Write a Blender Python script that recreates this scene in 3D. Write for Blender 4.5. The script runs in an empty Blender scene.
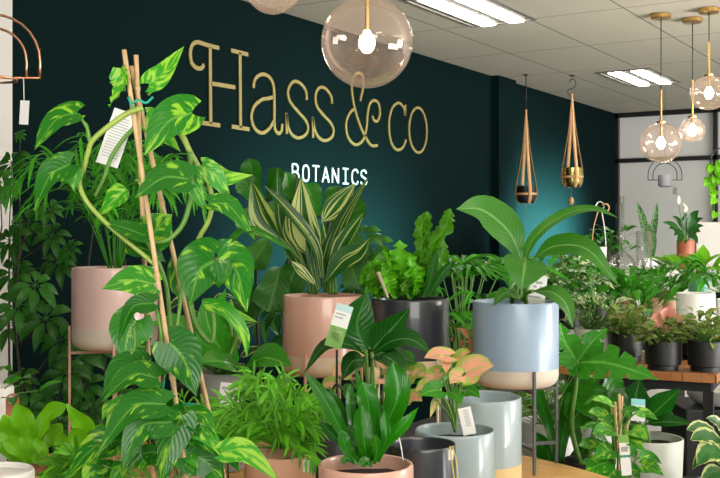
import bpy, math, random
from mathutils import Vector, Matrix, noise as mnoise
SC = bpy.context.scene
COL = SC.collection
PI = math.pi
# ------------------------------------------------------------------ camera frame
F = 1034.0; HY = 232.0; YAW = math.radians(32.0)
CAM = Vector((3.69, 0.0, 1.40)); CEIL = 2.72; BACK = 11.3
RT = Vector((math.cos(YAW), math.sin(YAW), 0)); FW = Vector((-math.sin(YAW), math.cos(YAW), 0)); UP = Vector((0, 0, 1))
def P(px, py, d): return CAM + RT*((px-360)/F*d) + UP*((HY-py)/F*d) + FW*d
def G(px, d, z=0.0):
    v = P(px, HY, d); v.z = z; return v
def ZY(py, d): return CAM.z + (HY-py)/F*d
def onwall(px, py, x=0.0):
    r = (px-360)/F; d = (x-CAM.x)/(RT.x*r+FW.x); return P(px, py, d)
R = random.Random(7)
# ------------------------------------------------------------------ materials
MATS = {}
def newmat(name):
    m = bpy.data.materials.new(name); m.use_nodes = True; nt = m.node_tree
    return m, nt, nt.nodes, nt.links, nt.nodes['Principled BSDF']
def mat(name, col, rough=.5, metal=0, spec=.5, noise=0, nscale=20, coat=0, bump=0, bscale=200):
    if name in MATS: return MATS[name]
    m, nt, N, L, B = newmat(name)
    B.inputs['Base Color'].default_value = (*col, 1); B.inputs['Roughness'].default_value = rough
    B.inputs['Metallic'].default_value = metal; B.inputs['Specular IOR Level'].default_value = spec
    B.inputs['Coat Weight'].default_value = coat
    tc = N.new('ShaderNodeTexCoord')
    if noise:
        n = N.new('ShaderNodeTexNoise'); n.inputs['Scale'].default_value = nscale; n.inputs['Detail'].default_value = 4
        L.new(tc.outputs['Object'], n.inputs['Vector'])
        mx = N.new('ShaderNodeMix'); mx.data_type = 'RGBA'
        mx.inputs['A'].default_value = (*[c*(1-noise) for c in col], 1); mx.inputs['B'].default_value = (*[min(1, c*(1+noise)) for c in col], 1)
        L.new(n.outputs['Fac'], mx.inputs['Factor']); L.new(mx.outputs['Result'], B.inputs['Base Color'])
    if bump:
        n = N.new('ShaderNodeTexNoise'); n.inputs['Scale'].default_value = bscale
        L.new(tc.outputs['Object'], n.inputs['Vector'])
        b = N.new('ShaderNodeBump'); b.inputs['Strength'].default_value = bump; b.inputs['Distance'].default_value = .005
        L.new(n.outputs['Fac'], b.inputs['Height']); L.new(b.outputs['Normal'], B.inputs['Normal'])
    MATS[name] = m; return m
def emit(name, col, s):
    if name in MATS: return MATS[name]
    m, nt, N, L, B = newmat(name)
    B.inputs['Base Color'].default_value = (*col, 1)
    B.inputs['Emission Color'].default_value = (*col, 1); B.inputs['Emission Strength'].default_value = s
    MATS[name] = m; return m
def glassmat(name, tint, refl=1.0, base=.04, haze=.0):
    m, nt, N, L, B = newmat(name); N.remove(B)
    out = N['Material Output']
    tr = N.new('ShaderNodeBsdfTransparent'); tr.inputs['Color'].default_value = (*tint, 1); df = N.new('ShaderNodeBsdfTranslucent'); df.inputs['Color'].default_value = (1, .86, .80, 1); m0 = N.new('ShaderNodeMixShader'); m0.inputs[0].default_value = haze; L.new(tr.outputs[0], m0.inputs[1]); L.new(df.outputs[0], m0.inputs[2])
    gl = N.new('ShaderNodeBsdfGlossy'); gl.inputs['Roughness'].default_value = .03; gl.inputs['Color'].default_value = (1, .93, .88, 1)
    lw = N.new('ShaderNodeLayerWeight'); lw.inputs['Blend'].default_value = .22
    mr = N.new('ShaderNodeMapRange'); mr.inputs['To Min'].default_value = base; mr.inputs['To Max'].default_value = refl
    L.new(lw.outputs['Fresnel'], mr.inputs['Value'])
    mx = N.new('ShaderNodeMixShader'); L.new(mr.outputs['Result'], mx.inputs[0]); L.new(m0.outputs[0], mx.inputs[1]); L.new(gl.outputs[0], mx.inputs[2])
    L.new(mx.outputs[0], out.inputs[0]); MATS[name] = m; return m

def leafmat(name, base, alt=None, pattern='plain', vein=None, amount=.5, rough=.32, jit=.25, veins=9, vstr=.35, trans=.22, scale=1.0):
    m, nt, N, L, B = newmat(name)
    def math_(op, a, b=None, c=None):
        n = N.new('ShaderNodeMath'); n.operation = op
        for i, v in enumerate((a, b, c)):
            if v is None: continue
            if isinstance(v, (int, float)): n.inputs[i].default_value = v
            else: L.new(v, n.inputs[i])
        return n.outputs[0]
    def ramp(v, lo, hi):
        n = N.new('ShaderNodeMapRange'); n.interpolation_type = 'SMOOTHSTEP'
        L.new(v, n.inputs['Value']); n.inputs['From Min'].default_value = lo; n.inputs['From Max'].default_value = hi
        return n.outputs['Result']
    def mixc(f, a, b):
        n = N.new('ShaderNodeMix'); n.data_type = 'RGBA'
        if isinstance(f, (int, float)): n.inputs['Factor'].default_value = f
        else: L.new(f, n.inputs['Factor'])
        for k, v in (('A', a), ('B', b)):
            if isinstance(v, tuple): n.inputs[k].default_value = (*v, 1)
            else: L.new(v, n.inputs[k])
        return n.outputs['Result']
    def noise_(x, y, z, sc=1.0, det=2.0):
        c = N.new('ShaderNodeCombineXYZ')
        for i, v in enumerate((x, y, z)):
            if isinstance(v, (int, float)): c.inputs[i].default_value = v
            else: L.new(v, c.inputs[i])
        n = N.new('ShaderNodeTexNoise'); n.inputs['Scale'].default_value = sc; n.inputs['Detail'].default_value = det
        L.new(c.outputs[0], n.inputs['Vector']); return n.outputs['Fac']
    uv = N.new('ShaderNodeUVMap'); uv.uv_map = 'UVMap'
    sx = N.new('ShaderNodeSeparateXYZ'); L.new(uv.outputs[0], sx.inputs[0])
    u, v = sx.outputs[0], sx.outputs[1]
    at = N.new('ShaderNodeAttribute'); at.attribute_name = 'rnd'; rnd = at.outputs['Fac']
    a = math_('ABSOLUTE', math_('MULTIPLY_ADD', u, 2.0, -1.0))
    dk = tuple(c*(1-jit) for c in base); lt = tuple(min(1, c*(1+jit)) for c in base)
    col = mixc(rnd, dk, lt)
    q = math_('MULTIPLY_ADD', a, -.35, v)          # runs along the side veins
    r37 = math_('MULTIPLY', rnd, 37.0)
    if pattern == 'pothos':
        n = noise_(math_('MULTIPLY', q, 5.5*scale), math_('MULTIPLY', u, 3.0*scale), r37, 1.0, 4.0)
        th = math_('MULTIPLY_ADD', rnd, -.14, .76-.2*amount)
        f = ramp(math_('SUBTRACT', n, th), 0.0, .09)
        col = mixc(f, col, alt)
    elif pattern == 'stripe':
        n = noise_(math_('MULTIPLY', u, 13.0*scale), math_('MULTIPLY', v, .7), r37, 1.0, 1.0)
        f = ramp(n, .56-.2*amount, .60-.2*amount); col = mixc(f, col, alt)
    elif pattern == 'edge':
        n = noise_(math_('MULTIPLY', q, 8.0), math_('MULTIPLY', u, 4.0), r37)
        f = ramp(math_('ADD', a, math_('MULTIPLY_ADD', n, .9, -.45)), .85-.5*amount, .92-.5*amount); col = mixc(f, col, alt)
    elif pattern == 'pink':
        n = noise_(math_('MULTIPLY', q, 4.0), math_('MULTIPLY', u, 2.5), r37)
        f = ramp(math_('SUBTRACT', math_('ADD', n, math_('MULTIPLY', rnd, .6)), math_('MULTIPLY', a, .6)), .85-.7*amount, 1.2-.7*amount); col = mixc(f, col, alt)
    elif pattern == 'snake':
        n = noise_(math_('MULTIPLY', v, 26.0), math_('MULTIPLY', u, 3.0), r37)
        f = ramp(n, .45, .55); col = mixc(f, col, alt)
    if vein:
        mid = math_('SUBTRACT', 1.0, ramp(a, .03, .10)); col = mixc(math_('MULTIPLY', mid, .8), col, vein)
        s = math_('SINE', math_('MULTIPLY', q, veins*2*PI))
        f = math_('MULTIPLY', ramp(s, .8, .98), vstr); col = mixc(f, col, vein)
    L.new(col, B.inputs['Base Color']); B.inputs['Roughness'].default_value = rough; B.inputs['Specular IOR Level'].default_value = .3
    s2 = math_('SINE', math_('MULTIPLY', q, veins*2*PI))
    bp = N.new('ShaderNodeBump'); bp.inputs['Strength'].default_value = .10; bp.inputs['Distance'].default_value = .002
    L.new(s2, bp.inputs['Height']); L.new(bp.outputs[0], B.inputs['Normal'])
    tl = N.new('ShaderNodeBsdfTranslucent'); hs = N.new('ShaderNodeHueSaturation'); hs.inputs['Value'].default_value = 1.5; hs.inputs['Saturation'].default_value = 1.15
    L.new(col, hs.inputs['Color']); L.new(hs.outputs[0], tl.inputs['Color'])
    mx = N.new('ShaderNodeMixShader'); mx.inputs[0].default_value = trans
    L.new(B.outputs[0], mx.inputs[1]); L.new(tl.outputs[0], mx.inputs[2]); L.new(mx.outputs[0], N['Material Output'].inputs[0])
    MATS[name] = m; return m

# ------------------------------------------------------------------ mesh builder
def lerp(a, b, t): return a+(b-a)*t
def table(tab, t):
    for (a, x), (b, y) in zip(tab, tab[1:]):
        if t <= b: return lerp(x, y, (t-a)/(b-a) if b > a else 0)
    return tab[-1][1]
PROF = {
 'heart': [(0, .42), (.06, .80), (.2, .99), (.32, 1), (.5, .88), (.68, .62), (.82, .35), (.93, .12), (1, 0)],
 'ovate': [(0, .06), (.08, .42), (.2, .80), (.38, 1), (.55, .94), (.75, .62), (.9, .24), (1, 0)],
 'lance': [(0, .05), (.12, .40), (.3, .86), (.45, 1), (.62, .88), (.8, .5), (.93, .16), (1, 0)],
 'strap': [(0, .30), (.2, .50), (.5, .88), (.75, 1), (.88, .8), (.95, .5), (1, .05)],
 'fiddle': [(0, .12), (.1, .5), (.3, .68), (.5, .8), (.7, 1), (.86, .88), (.95, .5), (1, .1)],
 'sword': [(0, .35), (.25, .75), (.5, 1), (.7, .85), (.88, .42), (1, 0)],
 'linear': [(0, .5), (.2, .95), (.6, .9), (.85, .5), (1, .02)],
 'snake': [(0, .7), (.3, .95), (.7, 1), (.9, .6), (1, 0)],
}
def curve(pts, n):
    """n+1 points of a smooth curve through pts"""
    if len(pts) == 2: return [pts[0].lerp(pts[1], i/n) for i in range(n+1)]
    e = [pts[0]*2-pts[1]]+list(pts)+[pts[-1]*2-pts[-2]]
    out = []
    m = len(pts)-1
    for i in range(n+1):
        s = i/n*m; k = min(int(s), m-1); t = s-k
        p0, p1, p2, p3 = e[k], e[k+1], e[k+2], e[k+3]
        out.append(.5*((2*p1)+(p2-p0)*t+(2*p0-5*p1+4*p2-p3)*t*t+(3*p1-p0-3*p2+p3)*t**3))
    return out
class MB:
    def __init__(s): s.v = []; s.f = []; s.uv = []; s.r = []
    def add(s, verts, faces, uv=None, rnd=.5):
        o = len(s.v); s.v += verts; s.f += [tuple(i+o for i in f) for f in faces]
        s.uv += uv if uv else [(0.5, 0.5)]*len(verts); s.r += [rnd]*len(verts)
    def box(s, c, x, y, z, sx, sy, sz):
        c = Vector(c); vs = [c+x*(i*sx/2)+y*(j*sy/2)+z*(k*sz/2) for i in (-1, 1) for j in (-1, 1) for k in (-1, 1)]
        s.add(vs, [(0, 1, 3, 2), (4, 6, 7, 5), (0, 4, 5, 1), (2, 3, 7, 6), (0, 2, 6, 4), (1, 5, 7, 3)])
    def tube(s, pts, r, n=8, seg=None, r2=None, cap=True):
        pts = [Vector(p) for p in pts]
        if seg: pts = curve(pts, seg)
        m = len(pts); vs = []; fs = []
        T = (pts[1]-pts[0]).normalized(); ref = UP if abs(T.z) < .9 else Vector((1, 0, 0))
        A = T.cross(ref).normalized()
        for i, p in enumerate(pts):
            T = (pts[min(i+1, m-1)]-pts[max(i-1, 0)]).normalized()
            A = (A-T*A.dot(T)).normalized(); Bv = T.cross(A)
            rr = lerp(r, r2, i/(m-1)) if r2 is not None else r
            for k in range(n):
                a = 2*PI*k/n; vs.append(p+A*(rr*math.cos(a))+Bv*(rr*math.sin(a)))
        for i in range(m-1):
            for k in range(n):
                fs.append((i*n+k, i*n+(k+1) % n, (i+1)*n+(k+1) % n, (i+1)*n+k))
        if cap: fs.append(tuple(range(n-1, -1, -1))); fs.append(tuple((m-1)*n+k for k in range(n)))
        s.add(vs, fs)
    def lathe(s, c, prof, n=40, closed=False):
        c = Vector(c); vs = []; fs = []; m = len(prof)
        for (r, z) in prof:
            for k in range(n):
                a = 2*PI*k/n; vs.append(c+Vector((r*math.cos(a), r*math.sin(a), z)))
        for i in range(m if closed else m-1):
            j = (i+1) % m
            for k in range(n): fs.append((i*n+k, i*n+(k+1) % n, j*n+(k+1) % n, j*n+k))
        if not closed:
            if prof[0][0] > 0.0005: fs.append(tuple(range(n-1, -1, -1)))
            if prof[-1][0] > 0.0005: fs.append(tuple((m-1)*n+k for k in range(n)))
        s.add(vs, fs)
    def leaf(s, pts, w, nrm, shape='ovate', nv=12, nu=3, fold=.18, cup=0.0, wave=0.0, wf=6, lobe=0.0, rnd=None, frill=0, cut=None, twist=0.0, rag=0):
        pr = PROF[shape]; cs = curve([Vector(p) for p in pts], nv); L = sum((cs[i+1]-cs[i]).length for i in range(nv))
        rnd = R.random() if rnd is None else rnd; vs = []; uv = []; fs = []; ph = rnd*20
        W = 2*nu+1
        for i, c in enumerate(cs):
            t = i/nv; T = (cs[min(i+1, nv)]-cs[max(i-1, 0)]).normalized()
            nn = nrm(t) if callable(nrm) else nrm
            S = T.cross(nn)
            if S.length < 1e-4: S = T.cross(UP+RT*.1)
            S.normalize(); Nn = S.cross(T)
            if twist: 
                q = Matrix.Rotation(twist*t, 3, T); S = q@S; Nn = q@Nn
            hw = w/2*table(pr, t)
            for k in range(W):
                x = (k-nu)/nu; ax = abs(x); sg = 1 if x > 0 else -1
                off = -lobe*w*ax**1.6*max(0, 1-t*2.2)**2
                wid = hw*x
                if cut: wid = hw*sg*min(ax, 1-.68*cut[1]*max(0, math.cos(t*cut[0]*2*PI+sg*.9+1.5))**8)
                if rag: wid *= 1+rag*math.sin(t*wf*4*PI+ph+sg)+rag*.6*math.sin(t*wf*9.1+ph*2)
                h = hw*fold*ax*1.0+cup*hw*ax*ax
                if wave: h += wave*w*ax*ax*math.sin(t*wf*2*PI+ph+sg)
                if frill: 
                    h += frill*w*ax**2*(math.sin(t*wf*2*PI+ph+sg*2)+.6*math.sin(t*wf*3.7*PI+ph))
                    off += frill*w*ax**2*.6*math.cos(t*wf*2*PI+ph)
                vs.append(c+S*wid+Nn*h+T*off); uv.append(((x+1)/2, t))
        for i in range(nv):
            for k in range(W-1):
                a = i*W+k; fs.append((a, a+1, a+W+1, a+W))
        s.add(vs, fs, uv, rnd)
    def frond(s, pts, ll, n, w=.012, tipf=.4, ang=.9, droop=.3, nrm=None, stem=.0018, start=.2):
        cs = curve([Vector(p) for p in pts], n*2)
        s.tube(cs, stem, 5, r2=stem*.4)
        nrm = nrm or UP
        for i in range(int(n*2*start), n*2):
            t = i/(n*2); T = (cs[i+1]-cs[i-1 if i else 0]).normalized(); sd = T.cross(nrm).normalized()*(1 if i % 2 else -1)
            l = ll*(1-(abs(t-.45)/.6)**2*(1-tipf))*R.uniform(.85, 1.1)
            a = ang*(1-.45*t); D = (T*math.cos(a)+sd*math.sin(a)).normalized()
            p0 = cs[i]; p1 = p0+D*l*.5-UP*droop*l*.08; p2 = p0+D*l-UP*droop*l*.5
            s.leaf([p0, p1, p2], w, nrm, 'linear', nv=5, nu=1, fold=.3)
    def build(s, name, m, parent=None, smooth=True, extra=None):
        off = Vector((0, 0, 0))
        p = parent
        while p is not None: off += p.location; p = p.parent
        me = bpy.data.meshes.new(name); me.from_pydata([tuple(v-off) for v in s.v], [], s.f); me.update()
        uvl = me.uv_layers.new(name='UVMap'); 
        buf = [0.0]*(2*len(me.loops))
        for i, l in enumerate(me.loops): buf[2*i], buf[2*i+1] = s.uv[l.vertex_index]
        uvl.data.foreach_set('uv', buf)
        at = me.attributes.new('rnd', 'FLOAT', 'POINT'); at.data.foreach_set('value', s.r)
        if smooth:
            me.polygons.foreach_set('use_smooth', [len(p.vertices) == 4 for p in me.polygons])
        me.materials.append(m)
        o = bpy.data.objects.new(name, me); COL.objects.link(o)
        if parent is not None: o.parent = parent
        return o
def thing(name, label, cat, loc, group=None):
    o = bpy.data.objects.new(name, None); COL.objects.link(o); o.location = loc; o.empty_display_size = .05
    return tag(o, label, cat, group)
def tag(o, label, cat, group=None):
    o['label'] = label; o['category'] = cat
    if group: o['group'] = group
    return o
def struct(o): o['kind'] = 'structure'; return o
def bevel(o, w=.004, seg=2):
    b = o.modifiers.new('Bevel', 'BEVEL'); b.width = w; b.segments = seg; b.limit_method = 'ANGLE'; return o
X, Y, Z = Vector((1, 0, 0)), Vector((0, 1, 0)), Vector((0, 0, 1))
TOCAM = -FW
def flat_smooth(o, ang=35):
    o.data.polygons.foreach_set('use_smooth', [True]*len(o.data.polygons))
    try: o.data.set_sharp_from_angle(angle=math.radians(ang))
    except Exception: pass
    return o
exec_order = []
# ------------------------------------------------------------------ palette
WHITE = mat('white ceramic', (.80, .79, .76), .4, noise=.04)
PINK = mat('pink glaze', (.62, .36, .28), .3, noise=.06, nscale=6, coat=.3)
PINKL = mat('pale pink glaze', (.68, .47, .43), .3, noise=.07, nscale=5, coat=.3)
CREAM = mat('cream clay', (.66, .52, .37), .7, noise=.06, nscale=30)
CREAML = mat('pale clay', (.62, .55, .47), .7, noise=.06, nscale=30)
CHAR = mat('charcoal glaze', (.028, .032, .04), .3, noise=.3, nscale=8, coat=.3)
BLUE = mat('pale blue glaze', (.30, .41, .55), .33, noise=.08, nscale=4, coat=.15)
GREYB = mat('grey blue glaze', (.30, .38, .41), .3, noise=.06, nscale=5, coat=.4)
YEL = mat('ochre clay', (.62, .46, .22), .7, noise=.06)
BLK = mat('matt black', (.008, .0085, .0095), .55, noise=.2)
BLKP = mat('black plastic', (.007, .0075, .008), .45)
TERRA = mat('terracotta', (.52, .20, .11), .75, noise=.15, nscale=25)
PEACH = mat('peach clay', (.60, .33, .21), .6, noise=.08)
MINT = mat('mint glaze', (.25, .60, .48), .35)
GREY = mat('grey clay', (.30, .30, .31), .6, noise=.08)
SOIL = mat('potting soil', (.022, .015, .010), .95, noise=.6, nscale=120, bump=1)
BRASS = mat('brushed brass', (.60, .38, .13), .28, metal=1, noise=.1)
COPPER = mat('copper wire', (.78, .38, .22), .28, metal=1)
GOLD = mat('gold lettering', (.27, .205, .062), .5, metal=.15)
BAMBOO = mat('bamboo cane', (.52, .35, .17), .5, noise=.35, nscale=30)
PSTAND = mat('pink powder coat', (.60, .34, .27), .45)
GSTAND = mat('dark grey powder coat', (.09, .095, .11), .45)
WSTAND = mat('pale cream powder coat', (.62, .58, .50), .45)
LEATHER = mat('tan leather', (.60, .34, .15), .6, noise=.2, nscale=60)
STEM = mat('green stem', (.10, .24, .03), .45, noise=.2, nscale=40)
STEMY = mat('yellow green stem', (.24, .34, .05), .42, noise=.2, nscale=40)
STEMD = mat('brown stem', (.035, .03, .014), .7)
CARD = mat('white card', (.78, .79, .78), .6)
CARDG = mat('grey print', (.35, .37, .37), .7)
CARDB = mat('blue print', (.22, .52, .62), .6)
CARDL = mat('green print', (.16, .36, .07), .6)
TIE = mat('teal plastic tie', (.0, .30, .20), .4)
GLASS = glassmat('pink tinted glass', (.995, .975, .965), .35, .025, .035)
CLEAR = glassmat('clear glass', (.97, .99, .985), .5, .04, .02)
# leaves
LG = (.045, .20, .012)
M_POTHOS = leafmat('pothos leaf', (.014, .14, .008), (.22, .46, .03), 'pothos', (.10, .30, .04), amount=.62, vstr=.15, rough=.25)
M_POTHOSB = leafmat('pothos leaf bright', (.03, .24, .012), (.26, .50, .05), 'pothos', (.16, .4, .05), amount=.85, vstr=.12, rough=.3)
M_NJOY = leafmat('cream splashed leaf', (.03, .15, .02), (.62, .68, .38), 'pothos', None, amount=.85, scale=1.0)
M_LILY = leafmat('broad ribbed leaf', (.034, .17, .012), vein=(.16, .36, .10), veins=12, vstr=.22, rough=.3)
M_STRIPE = leafmat('cream striped leaf', (.012, .085, .010), (.36, .46, .12), 'stripe', scale=.75, amount=.02, rough=.3, veins=0)
M_STRIPEB = leafmat('half cream leaf', (.02, .11, .01), (.50, .56, .20), 'stripe', scale=.6, amount=.5, rough=.32, veins=0)
M_FRILL = leafmat('crisp light fern leaf', (.11, .42, .014), vein=(.20, .5, .08), veins=0, vstr=0, rough=.35, jit=.5)
M_STRAP = leafmat('glossy strap leaf', (.016, .15, .004), vein=(.05, .30, .03), veins=14, vstr=.12, rough=.24, jit=.45)
M_NEST = leafmat('lime nest leaf', (.16, .47, .010), vein=(.16, .5, .05), veins=10, vstr=.15, rough=.33, trans=.3)
M_DARK = leafmat('dark rubber leaf', (.010, .09, .009), vein=(.08, .24, .05), veins=8, vstr=.22, rough=.22)
M_UMB = leafmat('umbrella leaf', (.028, .14, .014), vein=(.06, .2, .04), veins=7, vstr=.2, rough=.28, jit=.4)
M_UMBB = leafmat('bright umbrella leaf', (.05, .27, .02), vein=(.1, .35, .04), veins=7, vstr=.2, rough=.3)
M_PALM = leafmat('palm leaflet', (.05, .29, .014), veins=0, rough=.33, jit=.45)
M_FERN = leafmat('feathery leaflet', (.10, .36, .015), veins=0, rough=.4, jit=.45)
M_MONST = leafmat('monstera leaf', (.032, .22, .010), vein=(.14, .42, .06), veins=6, vstr=.15, rough=.25)
M_FIG = leafmat('fig leaf', (.020, .12, .010), vein=(.06, .20, .03), veins=7, vstr=.35, rough=.3, jit=.4)
M_PINK = leafmat('pink green leaf', (.27, .40, .07), (.74, .36, .25), 'pink', (.35, .45, .14), amount=.68, vstr=.3, veins=5, rough=.4)
M_CROTON = leafmat('russet leaf', (.05, .10, .02), (.40, .12, .06), 'pink', (.3, .2, .08), amount=.75, vstr=.3, veins=6, rough=.35)
M_EDGE = leafmat('cream edged leaf', (.025, .13, .02), (.52, .56, .24), 'edge', amount=.34, rough=.3, veins=6)
M_FITT = leafmat('small mottled leaf', (.12, .26, .04), (.50, .30, .14), 'pothos', amount=.8, rough=.45, jit=.5)
M_SNAKE = leafmat('banded sword leaf', (.02, .09, .02), (.12, .26, .07), 'snake', rough=.35, veins=0)
M_PLAIN = leafmat('mid green leaf', (.045, .26, .014), vein=(.1, .32, .05), veins=7, vstr=.25, rough=.3, jit=.5)
M_FLOWER = mat('white spathe', (.75, .76, .60), .5)
# ------------------------------------------------------------------ room
def ceilmat():
    m, nt, N, L, B = newmat('mineral fibre ceiling tiles')
    tc = N.new('ShaderNodeTexCoord'); sp = N.new('ShaderNodeSeparateXYZ'); L.new(tc.outputs['Object'], sp.inputs[0])
    def line(o, off, per, w):
        a = N.new('ShaderNodeMath'); a.operation = 'SUBTRACT'; L.new(o, a.inputs[0]); a.inputs[1].default_value = off
        b = N.new('ShaderNodeMath'); b.operation = 'PINGPONG'; L.new(a.outputs[0], b.inputs[0]); b.inputs[1].default_value = per/2
        c = N.new('ShaderNodeMath'); c.operation = 'LESS_THAN'; L.new(b.outputs[0], c.inputs[0]); c.inputs[1].default_value = w/2
        return c.outputs[0]
    l1 = line(sp.outputs[0], TX0, TXP, .011); l2 = line(sp.outputs[1], TY0, TYP, .011)
    mx = N.new('ShaderNodeMath'); mx.operation = 'MAXIMUM'; L.new(l1, mx.inputs[0]); L.new(l2, mx.inputs[1])
    n = N.new('ShaderNodeTexNoise'); n.inputs['Scale'].default_value = 160; L.new(tc.outputs['Object'], n.inputs['Vector'])
    c1 = N.new('ShaderNodeMix'); c1.data_type = 'RGBA'; c1.inputs['A'].default_value = (.60, .56, .46, 1); c1.inputs['B'].default_value = (.68, .635, .52, 1)
    L.new(n.outputs['Fac'], c1.inputs['Factor'])
    c2 = N.new('ShaderNodeMix'); c2.data_type = 'RGBA'; L.new(mx.outputs[0], c2.inputs['Factor']); L.new(c1.outputs['Result'], c2.inputs['A']); c2.inputs['B'].default_value = (.20, .19, .16, 1)
    L.new(c2.outputs['Result'], B.inputs['Base Color']); B.inputs['Roughness'].default_value = .9
    return m
h_ = CEIL-CAM.z
TX0 = CAM.x-2.356*h_; TXP = .454*h_; TY0 = 4.538*h_; TYP = .813*h_
def plane(name, vs, m):
    b = MB(); b.add([Vector(v) for v in vs], [tuple(range(len(vs)))]); return struct(b.build(name, m, smooth=False))
def boxo(name, x0, x1, y0, y1, z0, z1, m, st=True):
    b = MB(); b.box(((x0+x1)/2, (y0+y1)/2, (z0+z1)/2), X, Y, Z, x1-x0, y1-y0, z1-z0); o = b.build(name, m, smooth=False)
    return struct(o) if st else o
boxo('floor', -.1, 9.5, -4, BACK+.1, -.05, 0, mat('grey vinyl floor', (.11, .10, .09), .5, noise=.2, nscale=3))
boxo('ceiling', -.1, 9.5, -4, BACK+.1, CEIL, CEIL+.05, ceilmat())
TEAL = mat('dark teal paint', (.0028, .0106, .0108), .85, spec=.03, noise=.05, nscale=2)
boxo('wall_left', -.1, 0, -4, BACK, 0, CEIL, TEAL)
boxo('trim_1', 0, .07, 8.0, 8.36, 0, CEIL, TEAL)
boxo('trim_2', .002, .035, 2.5, onwall(7, 230).y, 0, CEIL, mat('off white trim', (.55, .53, .49), .5))
BF = mat('black aluminium', (.012, .013, .014), .4)
PANEL = mat('frosted pale panel', (.80, .80, .77), .35, noise=.04, nscale=1.5)
boxo('wall_back', 0, 9.5, BACK+.02, BACK+.1, 0, CEIL, PANEL)
def backx(px):
    r = (px-360)/F; d = BACK/(RT.y*r+FW.y); return P(px, HY, d).x
zb = CAM.z+(HY-161)/F*11.5
b = MB(); x0 = .0
for (xa, xb_, za, zb2) in [(0, 9.4, CEIL-.05, CEIL), (0, 9.4, zb-.022, zb+.022), (0.0, .035, 0, CEIL)]+[(backx(716)+k*1.25-.02, backx(716)+k*1.25+.02, 0, CEIL) for k in range(0, 6)]:
    b.box(((xa+xb_)/2, BACK-.01, (za+zb2)/2), X, Y, Z, xb_-xa, .06, zb2-za)
o = b.build('window_1', BF, smooth=False); struct(o)
# ------------------------------------------------------------------ sign
def ribbon(mb, px, w, x=.004, th=.008, seg=10, closed=False):
    pts = [onwall(a, b_, 0) for a, b_ in px]
    if len(pts) > 2 or closed:
        if closed: pts = pts+[pts[0]]
        pts = curve(pts, seg*(len(pts)-1)//2)
    m = len(pts); vs = []; fs = []
    for i, p in enumerate(pts):
        T = (pts[min(i+1, m-1)]-pts[max(i-1, 0)])
        if closed and i in (0, m-1): T = pts[1]-pts[-2]
        T.normalize(); S = T.cross(X).normalized()*w/2
        for q in (S, -S):
            for xx in (x, x+th): vs.append(Vector((xx, p.y, p.z))+q)
    for i in range(m-1):
        a = 4*i; b_ = a+4
        fs += [(a+1, a+3, b_+3, b_+1), (a, b_, b_+2, a+2), (a, a+1, b_+1, b_), (a+2, b_+2, b_+3, a+3)]
    fs += [(0, 2, 3, 1), (4*m-4, 4*m-3, 4*m-1, 4*m-2)]
    mb.add(vs, fs)
def z6(l): return [(180+x/4.783, 30+y/4.78) for x, y in l]
LET = {
 'H': [z6([(180, 87), (130, 75), (90, 62), (70, 60), (50, 75), (42, 115), (50, 160), (75, 183), (97, 182), (107, 165)]), z6([(137, 82), (140, 450)]), z6([(93, 443), (185, 457)]), z6([(237, 98), (319, 118)]), z6([(280, 108), (283, 468)]), z6([(240, 462), (325, 475)]), z6([(142, 256), (257, 275)])],
 'a': [[(252, 88), (253, 81), (256, 76.5), (261.5, 74.3), (267, 76.5), (271, 82), (272.6, 91), (273, 108), (273, 124), (274, 130), (277, 133.5), (280, 131), (281, 124)], [(272.5, 97), (267, 98.5), (260, 100), (252.5, 107), (250, 118), (253.5, 128.5), (260, 133), (267, 129.5), (272.5, 121)]],
 's': [[(305.5, 100), (304.5, 91), (299.5, 84), (294, 81.5), (289.5, 84), (286.5, 92), (289, 102), (297, 112), (304, 120), (306.8, 128), (304, 135), (297, 138), (290.5, 134.5), (286.5, 126), (285, 114)], [(285, 113), (285.4, 134)]],
 't': [[(330.7, 104), (330, 97), (325.5, 90), (320.5, 87.3), (316, 90), (314, 98.5), (316, 107), (322, 115), (329, 122.5), (332.3, 130), (330.5, 137), (324, 140.7), (317.5, 137.5), (313.3, 129), (311.5, 117.5)], [(311.5, 117), (311.8, 138)]],
 'and': [[(376.5, 145.5), (370.5, 145.5), (366, 140), (359, 126), (353.5, 108), (351, 94), (350.8, 84), (353, 76), (358, 73), (361.8, 77), (361.8, 88), (359, 101)], [(353, 109), (348.6, 113), (345, 122.5), (346, 135), (351, 143), (356.7, 144.5), (362.5, 138.7), (365.5, 126), (366.4, 114.5), (368.5, 104), (373, 100.5), (377.5, 104), (378.8, 114), (376.3, 121), (373, 120.5), (371, 116)]],
 'c': [[(404, 115.6), (402.9, 108.8), (399.5, 104), (396, 103.3), (391.3, 107.6), (388.2, 119), (388.2, 133), (391, 144.5), (396, 149.9), (401.5, 147.5), (405, 140)], [(404.2, 105), (404.2, 116)]],
 'o': None}
sg = thing('wall_sign', 'large gold lettering sign on the dark teal wall', 'sign', onwall(310, 110, .004))
for k, st in LET.items():
    mb = MB()
    if st is None:
        ribbon(mb, [(416.9+8.9*math.cos(a*PI/8), 130.2+22.4*math.sin(a*PI/8)+1.2*math.cos(a*PI/8)) for a in range(16)], .019, closed=True)
    else:
        for s_ in st: ribbon(mb, s_, {'H': .023, 'a': .021}.get(k, .0195))
    flat_smooth(mb.build('letter', GOLD, sg))
sg2 = thing('wall_lettering', 'small white capitals on the teal wall below the gold sign', 'sign', onwall(325, 176, .004))
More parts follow.
